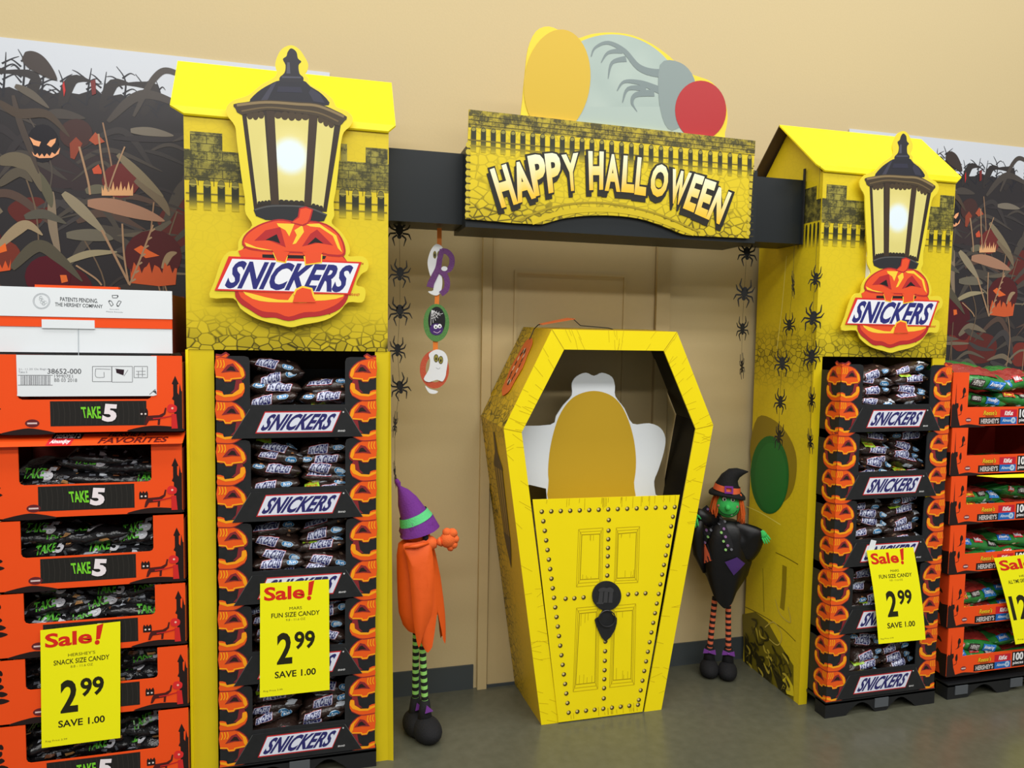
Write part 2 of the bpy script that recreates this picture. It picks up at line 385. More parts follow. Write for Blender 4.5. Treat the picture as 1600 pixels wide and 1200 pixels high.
    for pts, w in [([(160, 360), (178, 395), (203, 444)], .008), ([(240, 352), (220, 405), (203, 446)], .006), ([(192, 350), (195, 400), (202, 444)], .006), ([(120, 415), (150, 435), (160, 446)], .006), ([(155, 210), (160, 250), (168, 295)], .006), ([(196, 230), (180, 270), (170, 300)], .005), ([(125, 230), (138, 280), (142, 305)], .007)]:
        S(tt(smooth(pts, 4, False)), w, (168, 134, 104), 8)
    for i in range(7): S(tt([(237-i*5, 362+i*13), (243-i*5, 358+i*13)]), .006, (170, 140, 110), 8)
    a.build('print', t, print_mat('glossy_banner_ink', .3, spec=.4))
    return t
poster(0, 0, -1.6, .008, 'dark cornfield banner with glowing pumpkin faces, behind the orange candy trays at the left')
poster(3.94, -.02, 2.36, 3.95, 'dark cornfield banner on the wall right of the pointed-roof tower beside the green candy bags')

# ------------------------------------------------------------------ lantern sign artwork (traced once, used on both towers)
YS = -.466
z5 = zo(4, 260, 60); z6 = zo(4, 260, 300)
def TS(p): return T(YS, p)
SIGN_OUT = smooth(TS(z5([(780, 42), (830, 68), (862, 112), (886, 160), (880, 200), (866, 226), (890, 250), (897, 285), (980, 330), (1040, 380), (1064, 428), (1132, 455), (1166, 500), (1150, 548), (1110, 585), (1092, 650), (1080, 760), (1062, 930), (1046, 1020), (1048, 1080)])) +
    TS(z6([(1048, 150), (1034, 195), (1092, 250), (1138, 322), (1147, 375), (1140, 402), (1225, 402), (1262, 440), (1255, 490), (1216, 516), (1186, 580), (1236, 598), (1244, 645), (1222, 690), (1135, 690), (1080, 750), (990, 802), (850, 830), (780, 845), (700, 828), (620, 810), (540, 780), (462, 727), (418, 664), (272, 660), (300, 560), (345, 425), (392, 372), (444, 364), (450, 312), (480, 262), (536, 208), (498, 140)])) +
    TS(z5([(490, 1050), (492, 1010), (470, 870), (440, 640), (428, 548), (380, 482), (375, 430), (420, 385), (510, 355), (590, 290), (660, 252), (690, 218), (680, 170), (690, 120), (722, 66)])), 3)
def sign_art(P):
    a = Art(P); p5 = lambda pts: TS(z5(pts)); p6 = lambda pts: TS(z6(pts))
    DK, BR = (46, 45, 52), (70, 58, 42)
    a.poly(smooth(p5([(780, 62), (812, 84), (822, 125), (843, 145), (826, 168), (832, 220), (856, 245), (840, 272), (722, 272), (708, 245), (738, 215), (745, 168), (728, 130), (750, 112), (758, 85)]), 3), DK, 2)
    a.poly(p5([(755, 150), (770, 150), (775, 220), (750, 220)]), (84, 84, 96), 3); a.poly(p5([(720, 236), (845, 240), (840, 250), (722, 248)]), (78, 78, 90), 3)
    a.poly(smooth(p5([(715, 262), (850, 262), (900, 300), (975, 350), (1015, 418), (830, 408), (620, 398), (520, 396), (570, 335), (645, 288)]), 3), (42, 42, 50), 1.5)
    a.poly(p5([(655, 292), (690, 270), (655, 340), (632, 385), (590, 388)]), (66, 66, 80), 3); a.poly(p5([(905, 312), (960, 350), (990, 405), (920, 395), (890, 340)]), (58, 58, 72), 3)
    a.poly(p5([(700, 300), (840, 305), (850, 340), (690, 335)]), (50, 50, 66), 3)
    # body
    a.poly(p5([(472, 470), (630, 440), (945, 478), (1090, 540), (1002, 1085), (548, 1070)]), (52, 42, 34), 2)
    GL = p5([(775, 735)])[0]
    def glass(u, v):
        d = hypot((u-GL[0]), (v-GL[1])*.95)
        c = mix((224, 212, 128), (250, 240, 170), 1-d/.10); return mix(c, (232, 246, 255), (0.062-d)/.022)
    a.quadgrid(p5([(502, 490), (612, 478), (652, 1022), (568, 1035)]), 5, 16, glass, 3)
    a.quadgrid(p5([(675, 478), (892, 490), (862, 1028), (700, 1018)]), 12, 30, glass, 3)
    a.quadgrid(p5([(945, 500), (1050, 545), (980, 1062), (905, 1042)]), 5, 16, glass, 3)
    for q in ([(625, 450), (675, 455), (705, 1040), (655, 1040)], [(892, 470), (945, 478), (905, 1050), (860, 1045)]): a.poly(p5(q), (64, 50, 38), 4)
    for x0, y0, x1, y1, k in ((505, 485, 610, 478, 3), (677, 480, 890, 492, 5), (948, 500, 1048, 545, 3)):
        for i in range(k):
            t = (i+.5)/k; a.poly(p5(ell(x0+(x1-x0)*t, y0+(y1-y0)*t, (x1-x0)/k*.56, 18+12*sin(pi*t), 12)), (72, 58, 40), 4)
    for x0, y0, x1, y1, k in ((570, 1032, 652, 1022, 4), (702, 1020, 860, 1028, 5), (908, 1042, 978, 1062, 3)):
        for i in range(k):
            t = (i+.5)/k; a.poly(p5(ell(x0+(x1-x0)*t, y0+(y1-y0)*t, (x1-x0)/k*.56, 14, 10)), (48, 42, 36), 4)
    a.poly(smooth(p5([(420, 412), (490, 400), (620, 385), (820, 397), (950, 408), (1050, 448), (1128, 490), (1112, 518), (1080, 548), (1035, 528), (945, 486), (790, 462), (630, 448), (470, 478), (432, 440)]), 2), BR, 5)
    a.stroke(p5([(440, 418), (620, 400), (820, 412), (955, 425), (1110, 490)]), .008, (138, 118, 82), 6); a.stroke(p5([(470, 455), (630, 432), (800, 446), (950, 466), (1075, 520)]), .005, (110, 92, 62), 6)
    a.poly(p5([(545, 1072), (660, 1038), (862, 1044), (1005, 1100), (985, 1142), (900, 1150), (620, 1134), (560, 1110)]), (44, 45, 48), 5); a.stroke(p5([(552, 1072), (660, 1048), (862, 1054), (1000, 1102)]), .005, (84, 84, 84), 6)
    # pumpkin
    OR, RD, YL = (240, 84, 44), (186, 44, 46), (255, 214, 62)
    low = smooth(p6([(486, 345), (700, 330), (1110, 405), (1142, 600), (1120, 690), (1060, 745), (960, 775), (860, 785), (765, 806), (680, 785), (600, 782), (520, 735), (455, 690), (428, 620), (470, 450)]), 3)
    a.poly(low, RD, 7); a.poly(smooth(p6([(500, 350), (1100, 405), (1128, 600), (1080, 690), (960, 745), (860, 752), (765, 780), (690, 755), (600, 745), (520, 700), (450, 625), (480, 450)]), 3), OR, 8)
    a.poly(p6([(600, 390), (1000, 400), (990, 420), (600, 412)]), (34, 28, 30), 9)
    a.poly(smooth(p6([(480, 622), (620, 658), (760, 676), (800, 618), (920, 640), (1110, 640), (1060, 668), (930, 680), (905, 655), (880, 692), (790, 690), (640, 688), (540, 668)]), 2), YL, 9)
    topo = smooth(p6([(478, 292), (520, 240), (600, 195), (700, 170), (780, 180), (830, 190), (900, 180), (1000, 200), (1080, 262), (1116, 340), (1108, 402), (1010, 400), (960, 388), (600, 372), (486, 345)]), 3)
    a.poly(topo, RD, 10); a.poly(smooth(p6([(488, 294), (528, 248), (604, 204), (700, 180), (780, 190), (830, 200), (900, 190), (995, 210), (1072, 268), (1104, 340), (1098, 390), (1010, 388), (960, 380), (600, 362), (494, 335)]), 3), OR, 11)
    for q in ([(690, 196), (800, 200), (768, 278), (745, 240), (700, 215)], [(870, 202), (955, 198), (1062, 272), (1098, 378), (1072, 352), (1040, 275), (960, 222), (900, 216)], [(800, 240), (850, 208), (860, 250), (810, 322), (788, 328), (815, 270)], [(490, 315), (560, 345), (670, 366), (600, 362), (500, 340)]): a.poly(p6(q), YL, 12)
    for q in ([(550, 305), (620, 240), (712, 220), (746, 346), (640, 302)], [(848, 340), (900, 262), (942, 235), (1042, 335), (950, 318)]): a.poly(p6(q), RD, 12)
    for q in ([(620, 300), (690, 264), (712, 322), (665, 306)], [(880, 332), (932, 284), (982, 322), (930, 316)]): a.poly(p6(q), (30, 28, 30), 13)
    st = p6([(838, 108), (872, 100), (908, 112), (892, 170), (880, 192), (850, 205), (785, 190), (830, 160)])
    a.poly(grow(st, .005), RD, 12); a.poly(st, OR, 13)
    # word plate
    a.poly(p6([(390, 402), (1220, 438), (1148, 642), (302, 616)]), SRED, 14); a.poly(p6([(412, 418), (1202, 448), (1132, 632), (322, 606)]), WHITE, 15)
    a.text('SNICKERS', p6([(398, 428), (1172, 458), (1128, 630), (362, 602)]), NAVY, 16, .035, .32)
    for y_, o_ in (([(664, 378), (760, 400), (748, 446), (688, 436)], [(660, 360), (770, 376), (757, 398), (741, 438), (692, 428), (674, 388)]), ([(858, 402), (975, 390), (972, 446), (866, 460)], [(850, 378), (985, 370), (968, 390), (966, 438), (872, 451), (868, 404)]), ([(792, 640), (806, 606), (850, 586), (912, 600), (932, 668), (900, 690)], [(790, 690), (800, 650), (814, 616), (850, 598), (904, 610), (914, 650), (935, 690)])):
        a.poly(p6(y_), YL, 17); a.poly(p6(o_), OR, 18)
    a.text('BRAND', p6([(1146, 632), (1210, 634), (1205, 650), (1142, 648)]), (214, 110, 40), 2, .03, .2)
    a.text('TM', p6([(1215, 440), (1232, 441), (1230, 455), (1213, 454)]), (214, 110, 40), 2, .02); a.text('TM', p6([(1008, 756), (1024, 757), (1024, 768), (1008, 767)]), (214, 110, 40), 2, .02)
    return a

# ------------------------------------------------------------------ display towers
def tower(x0, Wd, dx, dz, strips, label, rightside, stone):
    x1 = x0+Wd; F, B = -.44, -.03
    t = thing('display_tower', label, 'display', ((x0+x1)/2, -.24, 0), 'lantern towers flanking the coffin')
    MB().box(x0, x1, F, F+.006, 1.445, 2.177).build('front_panel', stone, t)
    if strips:
        (a0, a1), (b0, b1) = strips
        MB().box(a0, a1, F+.002, F+.008, 0, 1.445).build('front_flange', YEL2, t); MB().box(b0, b1, F+.002, F+.008, 0, 1.445).build('front_flange', YEL2, t)
    gable = [(F+.006, 0), (F+.006, 2.17), (-.22, 2.40), (B, 2.20), (B, 0)]
    MB().slabx(gable, x0, x0+.005).build('side_panel', stone, t); MB().slabx(gable, x1-.005, x1).build('side_panel', YEL2, t)
    MB().box(x0+.006, x1-.006, B-.006, B, .02, 2.18).build('back_panel', KRAFT, t)
    MB().box(x0+.006, x1-.006, F+.01, B-.008, 1.47, 1.476).build('inner_shelf', KRAFT, t)
    # folded roof sheet: wide eave whose corners are cut off down to the crease of the front panel
    oL, oR = .045, .022
    rp = [(x0-oL-.01, -.22, 2.41), (x1+oR+.005, -.22, 2.413), (x1+oR, F-.006, 2.198), (x1-.002, F-.008, 2.176), (x0+.002, F-.008, 2.176), (x0-oL+.008, F-.006, 2.198)]
    MB().add(rp+[(p[0], p[1]+.003, p[2]-.005) for p in rp], [(0, 1, 2, 5), (5, 2, 3, 4), (11, 8, 7, 6), (10, 9, 8, 11)]+[(i, i+6, (i+1) % 6+6, (i+1) % 6) for i in range(6)]).build('roof', YEL, t)
    bk = [(x0-oL-.01, -.221, 2.409), (x1+oR, -.221, 2.411), (x1+oR, -.005, 2.215), (x0-oL, -.005, 2.215)]
    MB().add(bk+[(p[0], p[1]-.002, p[2]-.005) for p in bk], [(0, 1, 2, 3), (7, 6, 5, 4)]+[(i, i+4, (i+1) % 4+4, (i+1) % 4) for i in range(4)]).build('roof_back', KRAFT, t)
    # battlement print
    a = Art(front(F)); OL = (150, 140, 48)
    def batt(u0, u1, n):
        g = (u1-u0)/n
        for i in range(n):
            c = u0+g*(i+.5)
            a.quadgrid(rect(c-g*.26, c+g*.26, 1.885, 1.965), 1, 6, lambda u, v: mix((226, 200, 40), (40, 42, 24), (v-1.88)/.05), 3)
            a.poly(ell(c, 1.965, g*.26, .016, 14), (52, 52, 30), 2.6); a.poly(ell(c, 1.966, g*.24, .012, 14), (120, 112, 50), 3.2)
            a.stroke([(c-g*.26, 1.962), (c+g*.26, 1.962)], .003, (190, 176, 80), 4)
        for z in (1.935, 1.91): a.stroke([(u0, z), (u1, z)], .004, lambda u, v: (130, 118, 36), 2.5)
    batt(x0+.004, x1-.004, 15)
    a.build('battlement_print', t)
    g = Art(front(F))
    g.quadgrid(rect(x0, x1, 1.975, 2.035), 2, 3, lambda u, v: mix((200, 180, 48), (140, 130, 50), (v-1.96)/.04), 1)
    for u0, u1, z in ((x0+.018, x0+.112, 2.125), (x1-.155, x1-.135, 2.125), (x1-.075, x1-.003, 2.12)): g.poly(rect(u0, u1, 2.03, z), (158, 148, 62), 1)
    g.poly(rect(x0, x1, 2.03, 2.07), (160, 150, 60), 1.2)
    g.build('stone_print', t, GRIME)
    ln = Art(front(F))
    for k, z in enumerate((2.115, 2.09, 2.065, 2.04, 2.012, 1.985)):
        ln.stroke([(x0+.002, z), (x1-.002, z)] if z < 2.07 else [(x0+.018, z), (x0+.112, z)], .0018, (60, 58, 30), 1.6)
        if z >= 2.07: ln.stroke([(x1-.075, z), (x1-.003, z)], .0018, (60, 58, 30), 1.6)
        for j in range(14):
            u = x0+.02+j*.046+(k % 2)*.02
            if z < 2.07 or u < x0+.11 or u > x1-.07:
                if u < x1-.004: ln.stroke([(u, z), (u, z-.025)], .0018, (60, 58, 30), 1.6)
    ln.build('masonry_print', t)
    # die-cut lantern sign standing off the front panel
    so = [(u+dx, v+dz) for u, v in SIGN_OUT]
    ls = MB().slab(so, YS, YS+.005).build('lantern_sign', mat('sign_border_yellow', (238, 218, 56), .4), t)
    MB().box(x0+.22, x0+.40, YS+.005, F, 1.62, 2.1).build('spacer', WHT, ls)
    sign_art(lambda u, v, h: (u+dx, YS-h*.5, v+dz)).build('lantern_print', ls)
    return t
stoneL = stone_mat('cobble_print_tower', (226, 200, 36), (62, 56, 12), 2, 1.43, 1.60, scale=30)
stoneR = stone_mat('cobble_print_tower_side', (226, 200, 30), (70, 64, 12), 2, 1.44, 1.62, extra=(1.44, .15), scale=30)
TL = tower(-.433, .630, 0, 0, ((-.430, -.353), (.155, .205)), 'yellow castle tower with wide lantern sign, left of the coffin', True, stoneL)
TR = tower(1.89, .645, 2.345, -.058, ((1.888, 1.926), (2.47, 2.535)), 'yellow castle tower with pointed gable, right of the coffin and witch doll', False, stoneR)
# left tower: flared leaf of the right side, pale edge on the far left
MB().add([(.200, -.436, 0), (.224, -.446, 0), (.206, -.446, 1.445), (.200, -.436, 1.445), (.200, -.425, 0), (.224, -.43, 0), (.206, -.43, 1.445), (.200, -.425, 1.445)], [(0, 1, 2, 3), (7, 6, 5, 4), (0, 4, 5, 1), (1, 5, 6, 2), (2, 6, 7, 3), (3, 7, 4, 0)]).build('side_flap', YEL2, TL)
MB().box(-.436, -.428, -.444, -.436, 0, 1.445).build('edge_strip', YEL, TL)
# picture on the side of the right tower
sa = Art(lambda y, z, h: (1.89-h, y, z))
def TXs(pts): return [(p.y, p.z) for p in (atx(x, y, 1.89) for x, y in pts)]
g = zo(2.5, 1140, 640)
sh = smooth(TXs(g([(110, 30), (180, 45), (235, 110), (262, 190), (255, 290), (225, 350), (170, 370), (110, 300), (80, 160)])), 4)
sa.poly(sh, (150, 128, 22), 1)
egg = TXs(ell(1203, 742, 30, 61, 40)); c0 = TXs([(1203, 742)])[0]
sa.poly(egg, (28, 108, 44), 3)
sa.poly(TXs(ell(1205, 746, 25, 54, 32)), (34, 118, 50), 4)
for pts, w, c in (([(65, 378), (120, 402), (200, 450)], .004, (250, 238, 110)), ([(180, 558), (225, 580), (268, 605)], .004, (120, 104, 14)), ([(60, 770), (120, 800), (200, 850), (258, 905)], .004, (120, 104, 14)), ([(130, 620), (132, 700), (135, 790)], .004, (140, 120, 16)), ([(215, 610), (212, 700), (205, 780)], .03, (150, 130, 16))):
    sa.stroke(TXs(g(pts)), w, c, 1)
RR = random.Random(3)
sa.poly(TXs(g([(50, 800), (100, 790), (150, 830), (200, 920), (250, 1000), (250, 1140), (180, 1100), (60, 1010)])), (120, 108, 22), 1.5)
for i in range(110):
    u, v = RR.uniform(55, 235), RR.uniform(790, 1090)
    if v < 780+(u-55)*1.0+0 or v > 1010+(u-55)*.62: continue
    sa.stroke(TXs(g([(u, v), (u+RR.uniform(5, 25), v+RR.uniform(10, 40)), (u+RR.uniform(-12, 30), v+RR.uniform(20, 70))])), lambda t: .012*sin(pi*min(1, t+.1))+.001, RR.choice(((62, 56, 18), (84, 76, 22), (196, 176, 60), (50, 46, 16))), 2+i*.1)
for q in ([(60, 880), (90, 930), (88, 1030), (60, 1010)], [(95, 930), (140, 1000), (170, 1085), (120, 1060)], [(150, 960), (200, 1040), (240, 1120), (195, 1100)]): sa.poly(TXs(g(q)), (48, 44, 16), 5)
for pts in ([(140, 850), (175, 830), (205, 880), (190, 920), (150, 890)], [(180, 740), (200, 800), (240, 830), (230, 770)]): sa.stroke(TXs(g(pts)), .005, (206, 186, 80), 6)
sa.poly(TXs(g([(208, 1055), (228, 1040), (250, 1080), (252, 1120), (225, 1110)])), (236, 214, 40), 6)
sa.build('side_print', TR)
sl = Art(lambda y, z, h: (1.89-h, y, z)); sl.stroke(TXs([(1229, 400), (1222, 480), (1214, 545)]), .004, (250, 236, 120), 1); sl.build('seam', TR)
# battlement on the side of the right tower
sb = Art(lambda y, z, h: (1.89-h, y, z))
sb.poly([(-.434, 2.03), (-.434, 2.07), (-.405, 2.07), (-.405, 2.125), (-.335, 2.125), (-.335, 1.985), (-.434, 1.985)], (140, 130, 54), 1)
sb.build('stone_print', TR, GRIME)
sc_ = Art(lambda y, z, h: (1.89-h, y, z))
for i in range(6):
    c = -.425+i*.024; sc_.quadgrid([(c-.006, 1.965), (c+.006, 1.965), (c+.006, 1.885), (c-.006, 1.885)], 1, 5, lambda u, v: mix((226, 200, 40), (40, 42, 24), (v-1.88)/.05), 2); sc_.poly(ell(c, 1.966, .006, .014, 10), (52, 52, 30), 2)
sc_.build('battlement_print', TR)

# ------------------------------------------------------------------ black beam and header sign
bt = thing('crossbeam', 'long black box beam spanning between the two yellow towers', 'beam', (1.04, -.25, 1.9))
BEAM = mat('black_beam_card', (22, 28, 31), .42)
MB().box(.198, .50, -.335, -.17, 1.902, 2.152).build('beam_section', BEAM, bt); MB().box(1.58, 1.885, -.335, -.17, 1.902, 2.160).build('beam_section', BEAM, bt)
MB().box(.468, 1.622, -.40, -.165, 1.885, 2.165).build('sleeve', BEAM, bt)
MB().box(1.876, 1.882, -.345, -.335, 1.90, 2.205).build('tab', BLK, bt); MB().box(1.80, 1.805, -.25, -.245, 2.15, 2.17).build('tab', BLK, bt)
YH = -.412
hs = thing('header_sign', 'yellow stone-print sign lettered in dripping capitals on the black beam', 'sign', (1.04, YH, 1.9))
zh = zo(3.2, 700, 20)
def TH(p): return T(YH, zh(p))
HB = TH([(105, 483), (1537, 640), (1505, 1128)])+smooth(TH([(1275, 1116), (1180, 1108), (1080, 1068), (960, 1030), (830, 1014), (700, 1014), (580, 1028), (470, 1058)]), 3, False)+TH([(340, 1052), (88, 1030)])
MB().slab(HB, YH, YH+.008).build('board', stone_mat('cobble_print_header', (228, 202, 30), (96, 84, 12), 2, -.03, .14, lines=3.2, scale=27), hs)
ha = Art(front(YH))
gm = Art(front(YH))
gm.quadgrid(TH([(105, 483), (1537, 640), (1534, 705), (102, 572)]), 4, 2, (188, 168, 42), 1); gm.build('stone_print', hs, GRIME)
for i in range(29):
    t = i/28; cx = 128+(1508-128)*t; cy = 582+(722-582)*t; w = 13-2.5*t; h = 112-10*t
    def colf(u, v, z0=TH([(cx, cy+h)])[0][1], z1=TH([(cx, cy)])[0][1]): return mix((200, 178, 30), (44, 46, 24), (v-z0)/(z1-z0)*1.8)
    ha.quadgrid(TH([(cx-w, cy), (cx+w, cy+2), (cx+w-1, cy+h+2), (cx-w-1, cy+h)]), 1, 6, colf, 2); ha.poly(TH(ell(cx, cy+2, w, 15, 12)), (56, 56, 30), 1.8); ha.poly(TH(ell(cx, cy+1, w*.8, 9, 12)), (150, 140, 60), 3)
for i in range(64):
    t = (i+.4*RND.random())/64; x_ = 106+(1535-106)*t; y_ = 483+157*t; k_ = i % 3
    ha.stroke(TH([(x_, y_+8+k_*20), (x_-1, y_+28+k_*20)]), .0016, (60, 56, 26), 2)
for k_ in (28, 50, 72): ha.stroke(TH([(104, 483+k_), (1535, 640+k_)]), .0018, (60, 56, 26), 2)
for dy, c in ((62, (120, 106, 24)), (90, (150, 132, 26))): ha.stroke(TH([(100, 572+dy), (1532, 705+dy)]), .004, c, 1.5)
for i in range(11): ha.poly(TH(ell(100-i*.5, 660+i*35, 11, 15, 8)), (206, 184, 50), 1.5); ha.stroke(TH([(90, 678+i*35), (112, 678+i*35)]), .004, (70, 62, 20), 2); ha.poly(TH(ell(1516-i*1.5, 760+i*34, 10, 14, 8)), (206, 184, 50), 1.5); ha.stroke(TH([(1506, 778+i*34), (1526, 778+i*34)]), .004, (70, 62, 20), 2)
ha.stroke(TH([(350, 1040), (480, 985), (620, 955), (760, 950), (920, 972), (1080, 1018), (1260, 1098)]), .007, (168, 146, 18), 2); ha.stroke(TH([(420, 1048), (560, 1002), (700, 985), (850, 988), (1000, 1018), (1150, 1072), (1230, 1105)]), .018, (214, 188, 22), 1.6)
LET = [('H', (205, 785), (292, 755), (352, 955), (265, 978)), ('A', (300, 758), (398, 735), (442, 925), (345, 955)), ('P', (392, 718), (478, 700), (505, 898), (430, 922)), ('P', (478, 706), (560, 698), (572, 888), (500, 905)), ('Y', (562, 712), (652, 700), (655, 888), (588, 895)),
       ('H', (697, 692), (780, 695), (776, 885), (703, 888)), ('A', (785, 706), (862, 710), (862, 897), (780, 890)), ('L', (875, 714), (932, 718), (930, 902), (862, 896)), ('L', (945, 722), (1000, 728), (988, 917), (928, 908)), ('O', (1022, 752), (1112, 765), (1090, 928), (998, 916)),
       ('W', (1112, 778), (1228, 805), (1172, 965), (1100, 950)), ('E', (1225, 803), (1288, 822), (1232, 1002), (1166, 975)), ('E', (1278, 828), (1348, 852), (1292, 1032), (1225, 1002)), ('N', (1345, 868), (1424, 905), (1362, 1062), (1278, 1026))]
for ch, *q in LET:
    q2 = [(x-8+(0 if i in (1, 2) else -6)+(6 if i in (1, 2) else 0), y+22+(10 if i > 1 else -2)) for i, (x, y) in enumerate(q)]
    ha.text(ch, TH(q2), (34, 30, 18), 4, .07)
    q3 = [(x+(-9, 9, 9, -9)[i], y+(-9, -9, 9, 9)[i]) for i, (x, y) in enumerate(q)]
    ha.text(ch, TH(q3), (30, 28, 20), 5, .085)
    zt, zb = TH([q[0]])[0][1], TH([q[2]])[0][1]
    m_ = .09 if ch in 'EWN' else .03; q = [bil(q, m_, 1), bil(q, 1-m_, 1), bil(q, 1-m_, 0), bil(q, m_, 0)]
    ha.text(ch, TH(q), lambda u, v, zt=zt, zb=zb: mix((252, 196, 44), (246, 250, 214), (v-zb)/(zt-zb)*1.15-.05), 7, .045)
ha.build('lettering', hs)
# moon cutout standing behind the board
YM = YH+.012
def TM(p): return T(YM, zh(p))
back = smooth(TM([(372, 560), (372, 440), (385, 300), (400, 180), (440, 92), (505, 68), (580, 100), (640, 128), (720, 106), (815, 98), (920, 112), (1020, 156), (1110, 220), (1180, 290), (1250, 318), (1320, 348), (1380, 430), (1398, 520), (1385, 600), (1366, 650), (1200, 700), (800, 640), (500, 600)]), 3)
mc = MB().slab(back, YM, YM+.006).build('moon_cutout', mat('cutout_border_yellow', (240, 212, 50), .45), hs)
ma = Art(front(YM))
def moonc(u, v): n_ = noise.noise(Vector((u*9, v*9, 2)))*.5+.5; return mix((156, 174, 168), (186, 200, 190), n_)
ctr = (820, 470)
def mpt(r, a): return (ctr[0]+r*cos(a), ctr[1]-r*sin(a))
for i in range(40):
    for j in range(9):
        a0, a1 = pi*i/40, pi*(i+1)/40; r0, r1 = 362*j/9, 362*(j+1)/9
        ma.poly(TM([mpt(r0, a0), mpt(r1, a0), mpt(r1, a1), mpt(r0, a1)]), moonc, 1)
ma.poly(TM([(458, 470), (1182, 470), (1182, 680), (458, 620)]), (172, 188, 180), 1)
gr = (124, 138, 138)
for pts, w in (([(1130, 300), (1030, 300), (950, 270), (880, 190), (800, 150), (735, 175), (715, 220)], lambda t: .03*(1-t)+.003), ([(870, 190), (800, 200), (765, 250)], lambda t: .018*(1-t)+.002), ([(890, 230), (820, 250), (800, 330)], lambda t: .02*(1-t)+.002),
               ([(1130, 420), (1040, 380), (960, 350), (880, 345), (845, 390)], lambda t: .03*(1-t)+.003), ([(990, 380), (900, 380), (872, 450)], lambda t: .022*(1-t)+.002), ([(1030, 400), (940, 410), (920, 450), (945, 495)], lambda t: .024*(1-t)+.002)): ma.stroke(TM(pts), w, gr, 2)
ma.poly(smooth(TM([(1060, 260), (1160, 250), (1230, 330), (1240, 480), (1120, 590), (1060, 480)]), 4), (136, 150, 148), 2.5)
ma.poly(TM(ell(545, 345, 165, 262, 44, .12)), (214, 178, 44), 4); ma.poly(TM(ell(1262, 488, 128, 148, 40)), (180, 34, 38), 4)
ma.build('moon_print', mc)

# ------------------------------------------------------------------ coffin
YC = -.34; YB = -.012
ct = thing('coffin_display', 'yellow cardboard coffin with riveted half door in front of tan doorway', 'coffin', (1.06, -.18, 0))
OUT = [(.812, 1.533), (1.328, 1.533), (1.502, 1.162), (1.312, 0), (.802, 0), (.632, 1.162)]
INN = [(.862, 1.458), (1.274, 1.458), (1.424, 1.147), (1.236, .0), (.872, .0), (.702, 1.147)]
fm = MB()
for i in (0, 1, 2, 4, 5):
    j = (i+1) % 6; fm.slab([OUT[i], OUT[j], INN[j], INN[i]], YC-.004, YC+.002)
fm.build('front_frame', YEL, ct)
cs = stone_mat('cobble_print_coffin', (216, 178, 26), (74, 66, 14), 1, .18, -.08, scale=30, flip=True, band=(1.2, .13))
STEP = .004
OB = [(x-.018 if i in (0, 4, 5) else x+.018, z+(.012 if z > .1 else 0)) for i, (x, z) in enumerate(OUT)]
def side(i, name, m):
    j = (i+1) % 6; a, b, c, d = OUT[i], OUT[j], OB[j], OB[i]
    cx, cz = 1.067, .9
    ins = lambda p, k=.995: (cx+(p[0]-cx)*k, cz+(p[1]-cz)*k if p[1] > .01 else p[1])
    v = [(a[0], YC, a[1]), (b[0], YC, b[1]), (c[0], YB, c[1]), (d[0], YB, d[1])]; w = [(*ins((p[0], p[2]))[:1], p[1], ins((p[0], p[2]))[1]) for p in v]
    MB().add(v+w, [(0, 1, 2, 3), (7, 6, 5, 4)]+[(k, k+4, (k+1) % 4+4, (k+1) % 4) for k in range(4)]).build(name, m, ct)
    if i != 3:
        v2 = [(*ins((p[0], p[2]), .993)[:1], p[1]+.003 if k < 2 else p[1], ins((p[0], p[2]), .993)[1]) for k, p in enumerate(v)]; w2 = [(*ins((p[0], p[2]), .988)[:1], p[1], ins((p[0], p[2]), .988)[1]) for p in v2]
        MB().add(v2+w2, [(0, 1, 2, 3), (7, 6, 5, 4)]+[(k, k+4, (k+1) % 4+4, (k+1) % 4) for k in range(4)]).build('liner_panel', mat('black_liner', (20, 21, 24), .3), ct)
for i in (0, 1, 2, 4, 5): side(i, 'side_panel', cs)
zd = zo(1054/360, 740, 740)
YD = YC-.008
def TD(p): return T(YD, zd(p))
dq = TD([(270, 119), (943, 98), (773, 1085), (388, 1135)])
dq = [dq[0], dq[1], (dq[2][0], .004), (dq[3][0], .004)]
dr = MB().slab(dq, YD, YD+.003).build('half_door', YEL, ct)
da = Art(front(YD)); LN = (196, 170, 8)
for q, qi in (([(480, 255), (592, 248), (587, 508), (470, 518)], [(495, 280), (578, 276), (573, 480), (487, 485)]), ([(652, 248), (760, 242), (752, 497), (643, 503)], [(662, 275), (745, 268), (737, 475), (655, 478)]), ([(470, 615), (575, 605), (568, 985), (455, 998)], [(485, 640), (562, 632), (555, 955), (467, 965)]), ([(635, 605), (742, 595), (735, 965), (622, 978)], [(645, 632), (727, 625), (720, 938), (637, 945)])):
    for k, Q in enumerate((q, [(a[0]*.5+b[0]*.5, a[1]*.5+b[1]*.5) for a, b in zip(q, qi)], qi)):
        for i in range(4): da.stroke(TD([Q[i], Q[(i+1) % 4]]), .0022 if k < 2 else .003, LN if k < 2 else (170, 146, 8), 1)
    for i in range(4): da.stroke(TD([q[i], qi[i]]), .002, LN, 1)
    for k in range(7):
        s_ = RND.uniform(.05, .95); b_ = RND.choice((0, 1)); L = RND.uniform(.05, .18)
        p0 = bil(qi, s_, 1-b_); p1 = bil(qi, s_, 1-b_+(L if b_ else -L)); da.stroke(TD([p0, p1]), .0016, LN, 1)
def rivet(x, y):
    u, v = TD([(x, y)])[0]; r = .0088
    da.poly(ell(u, v, r, r, 14), (74, 60, 22), 2); da.poly(ell(u-.0025, v+.0025, r*.55, r*.55, 10), (226, 206, 130), 3)
for i in range(15): rivet(312+(920-312)*i/14, 174-21*i/14)
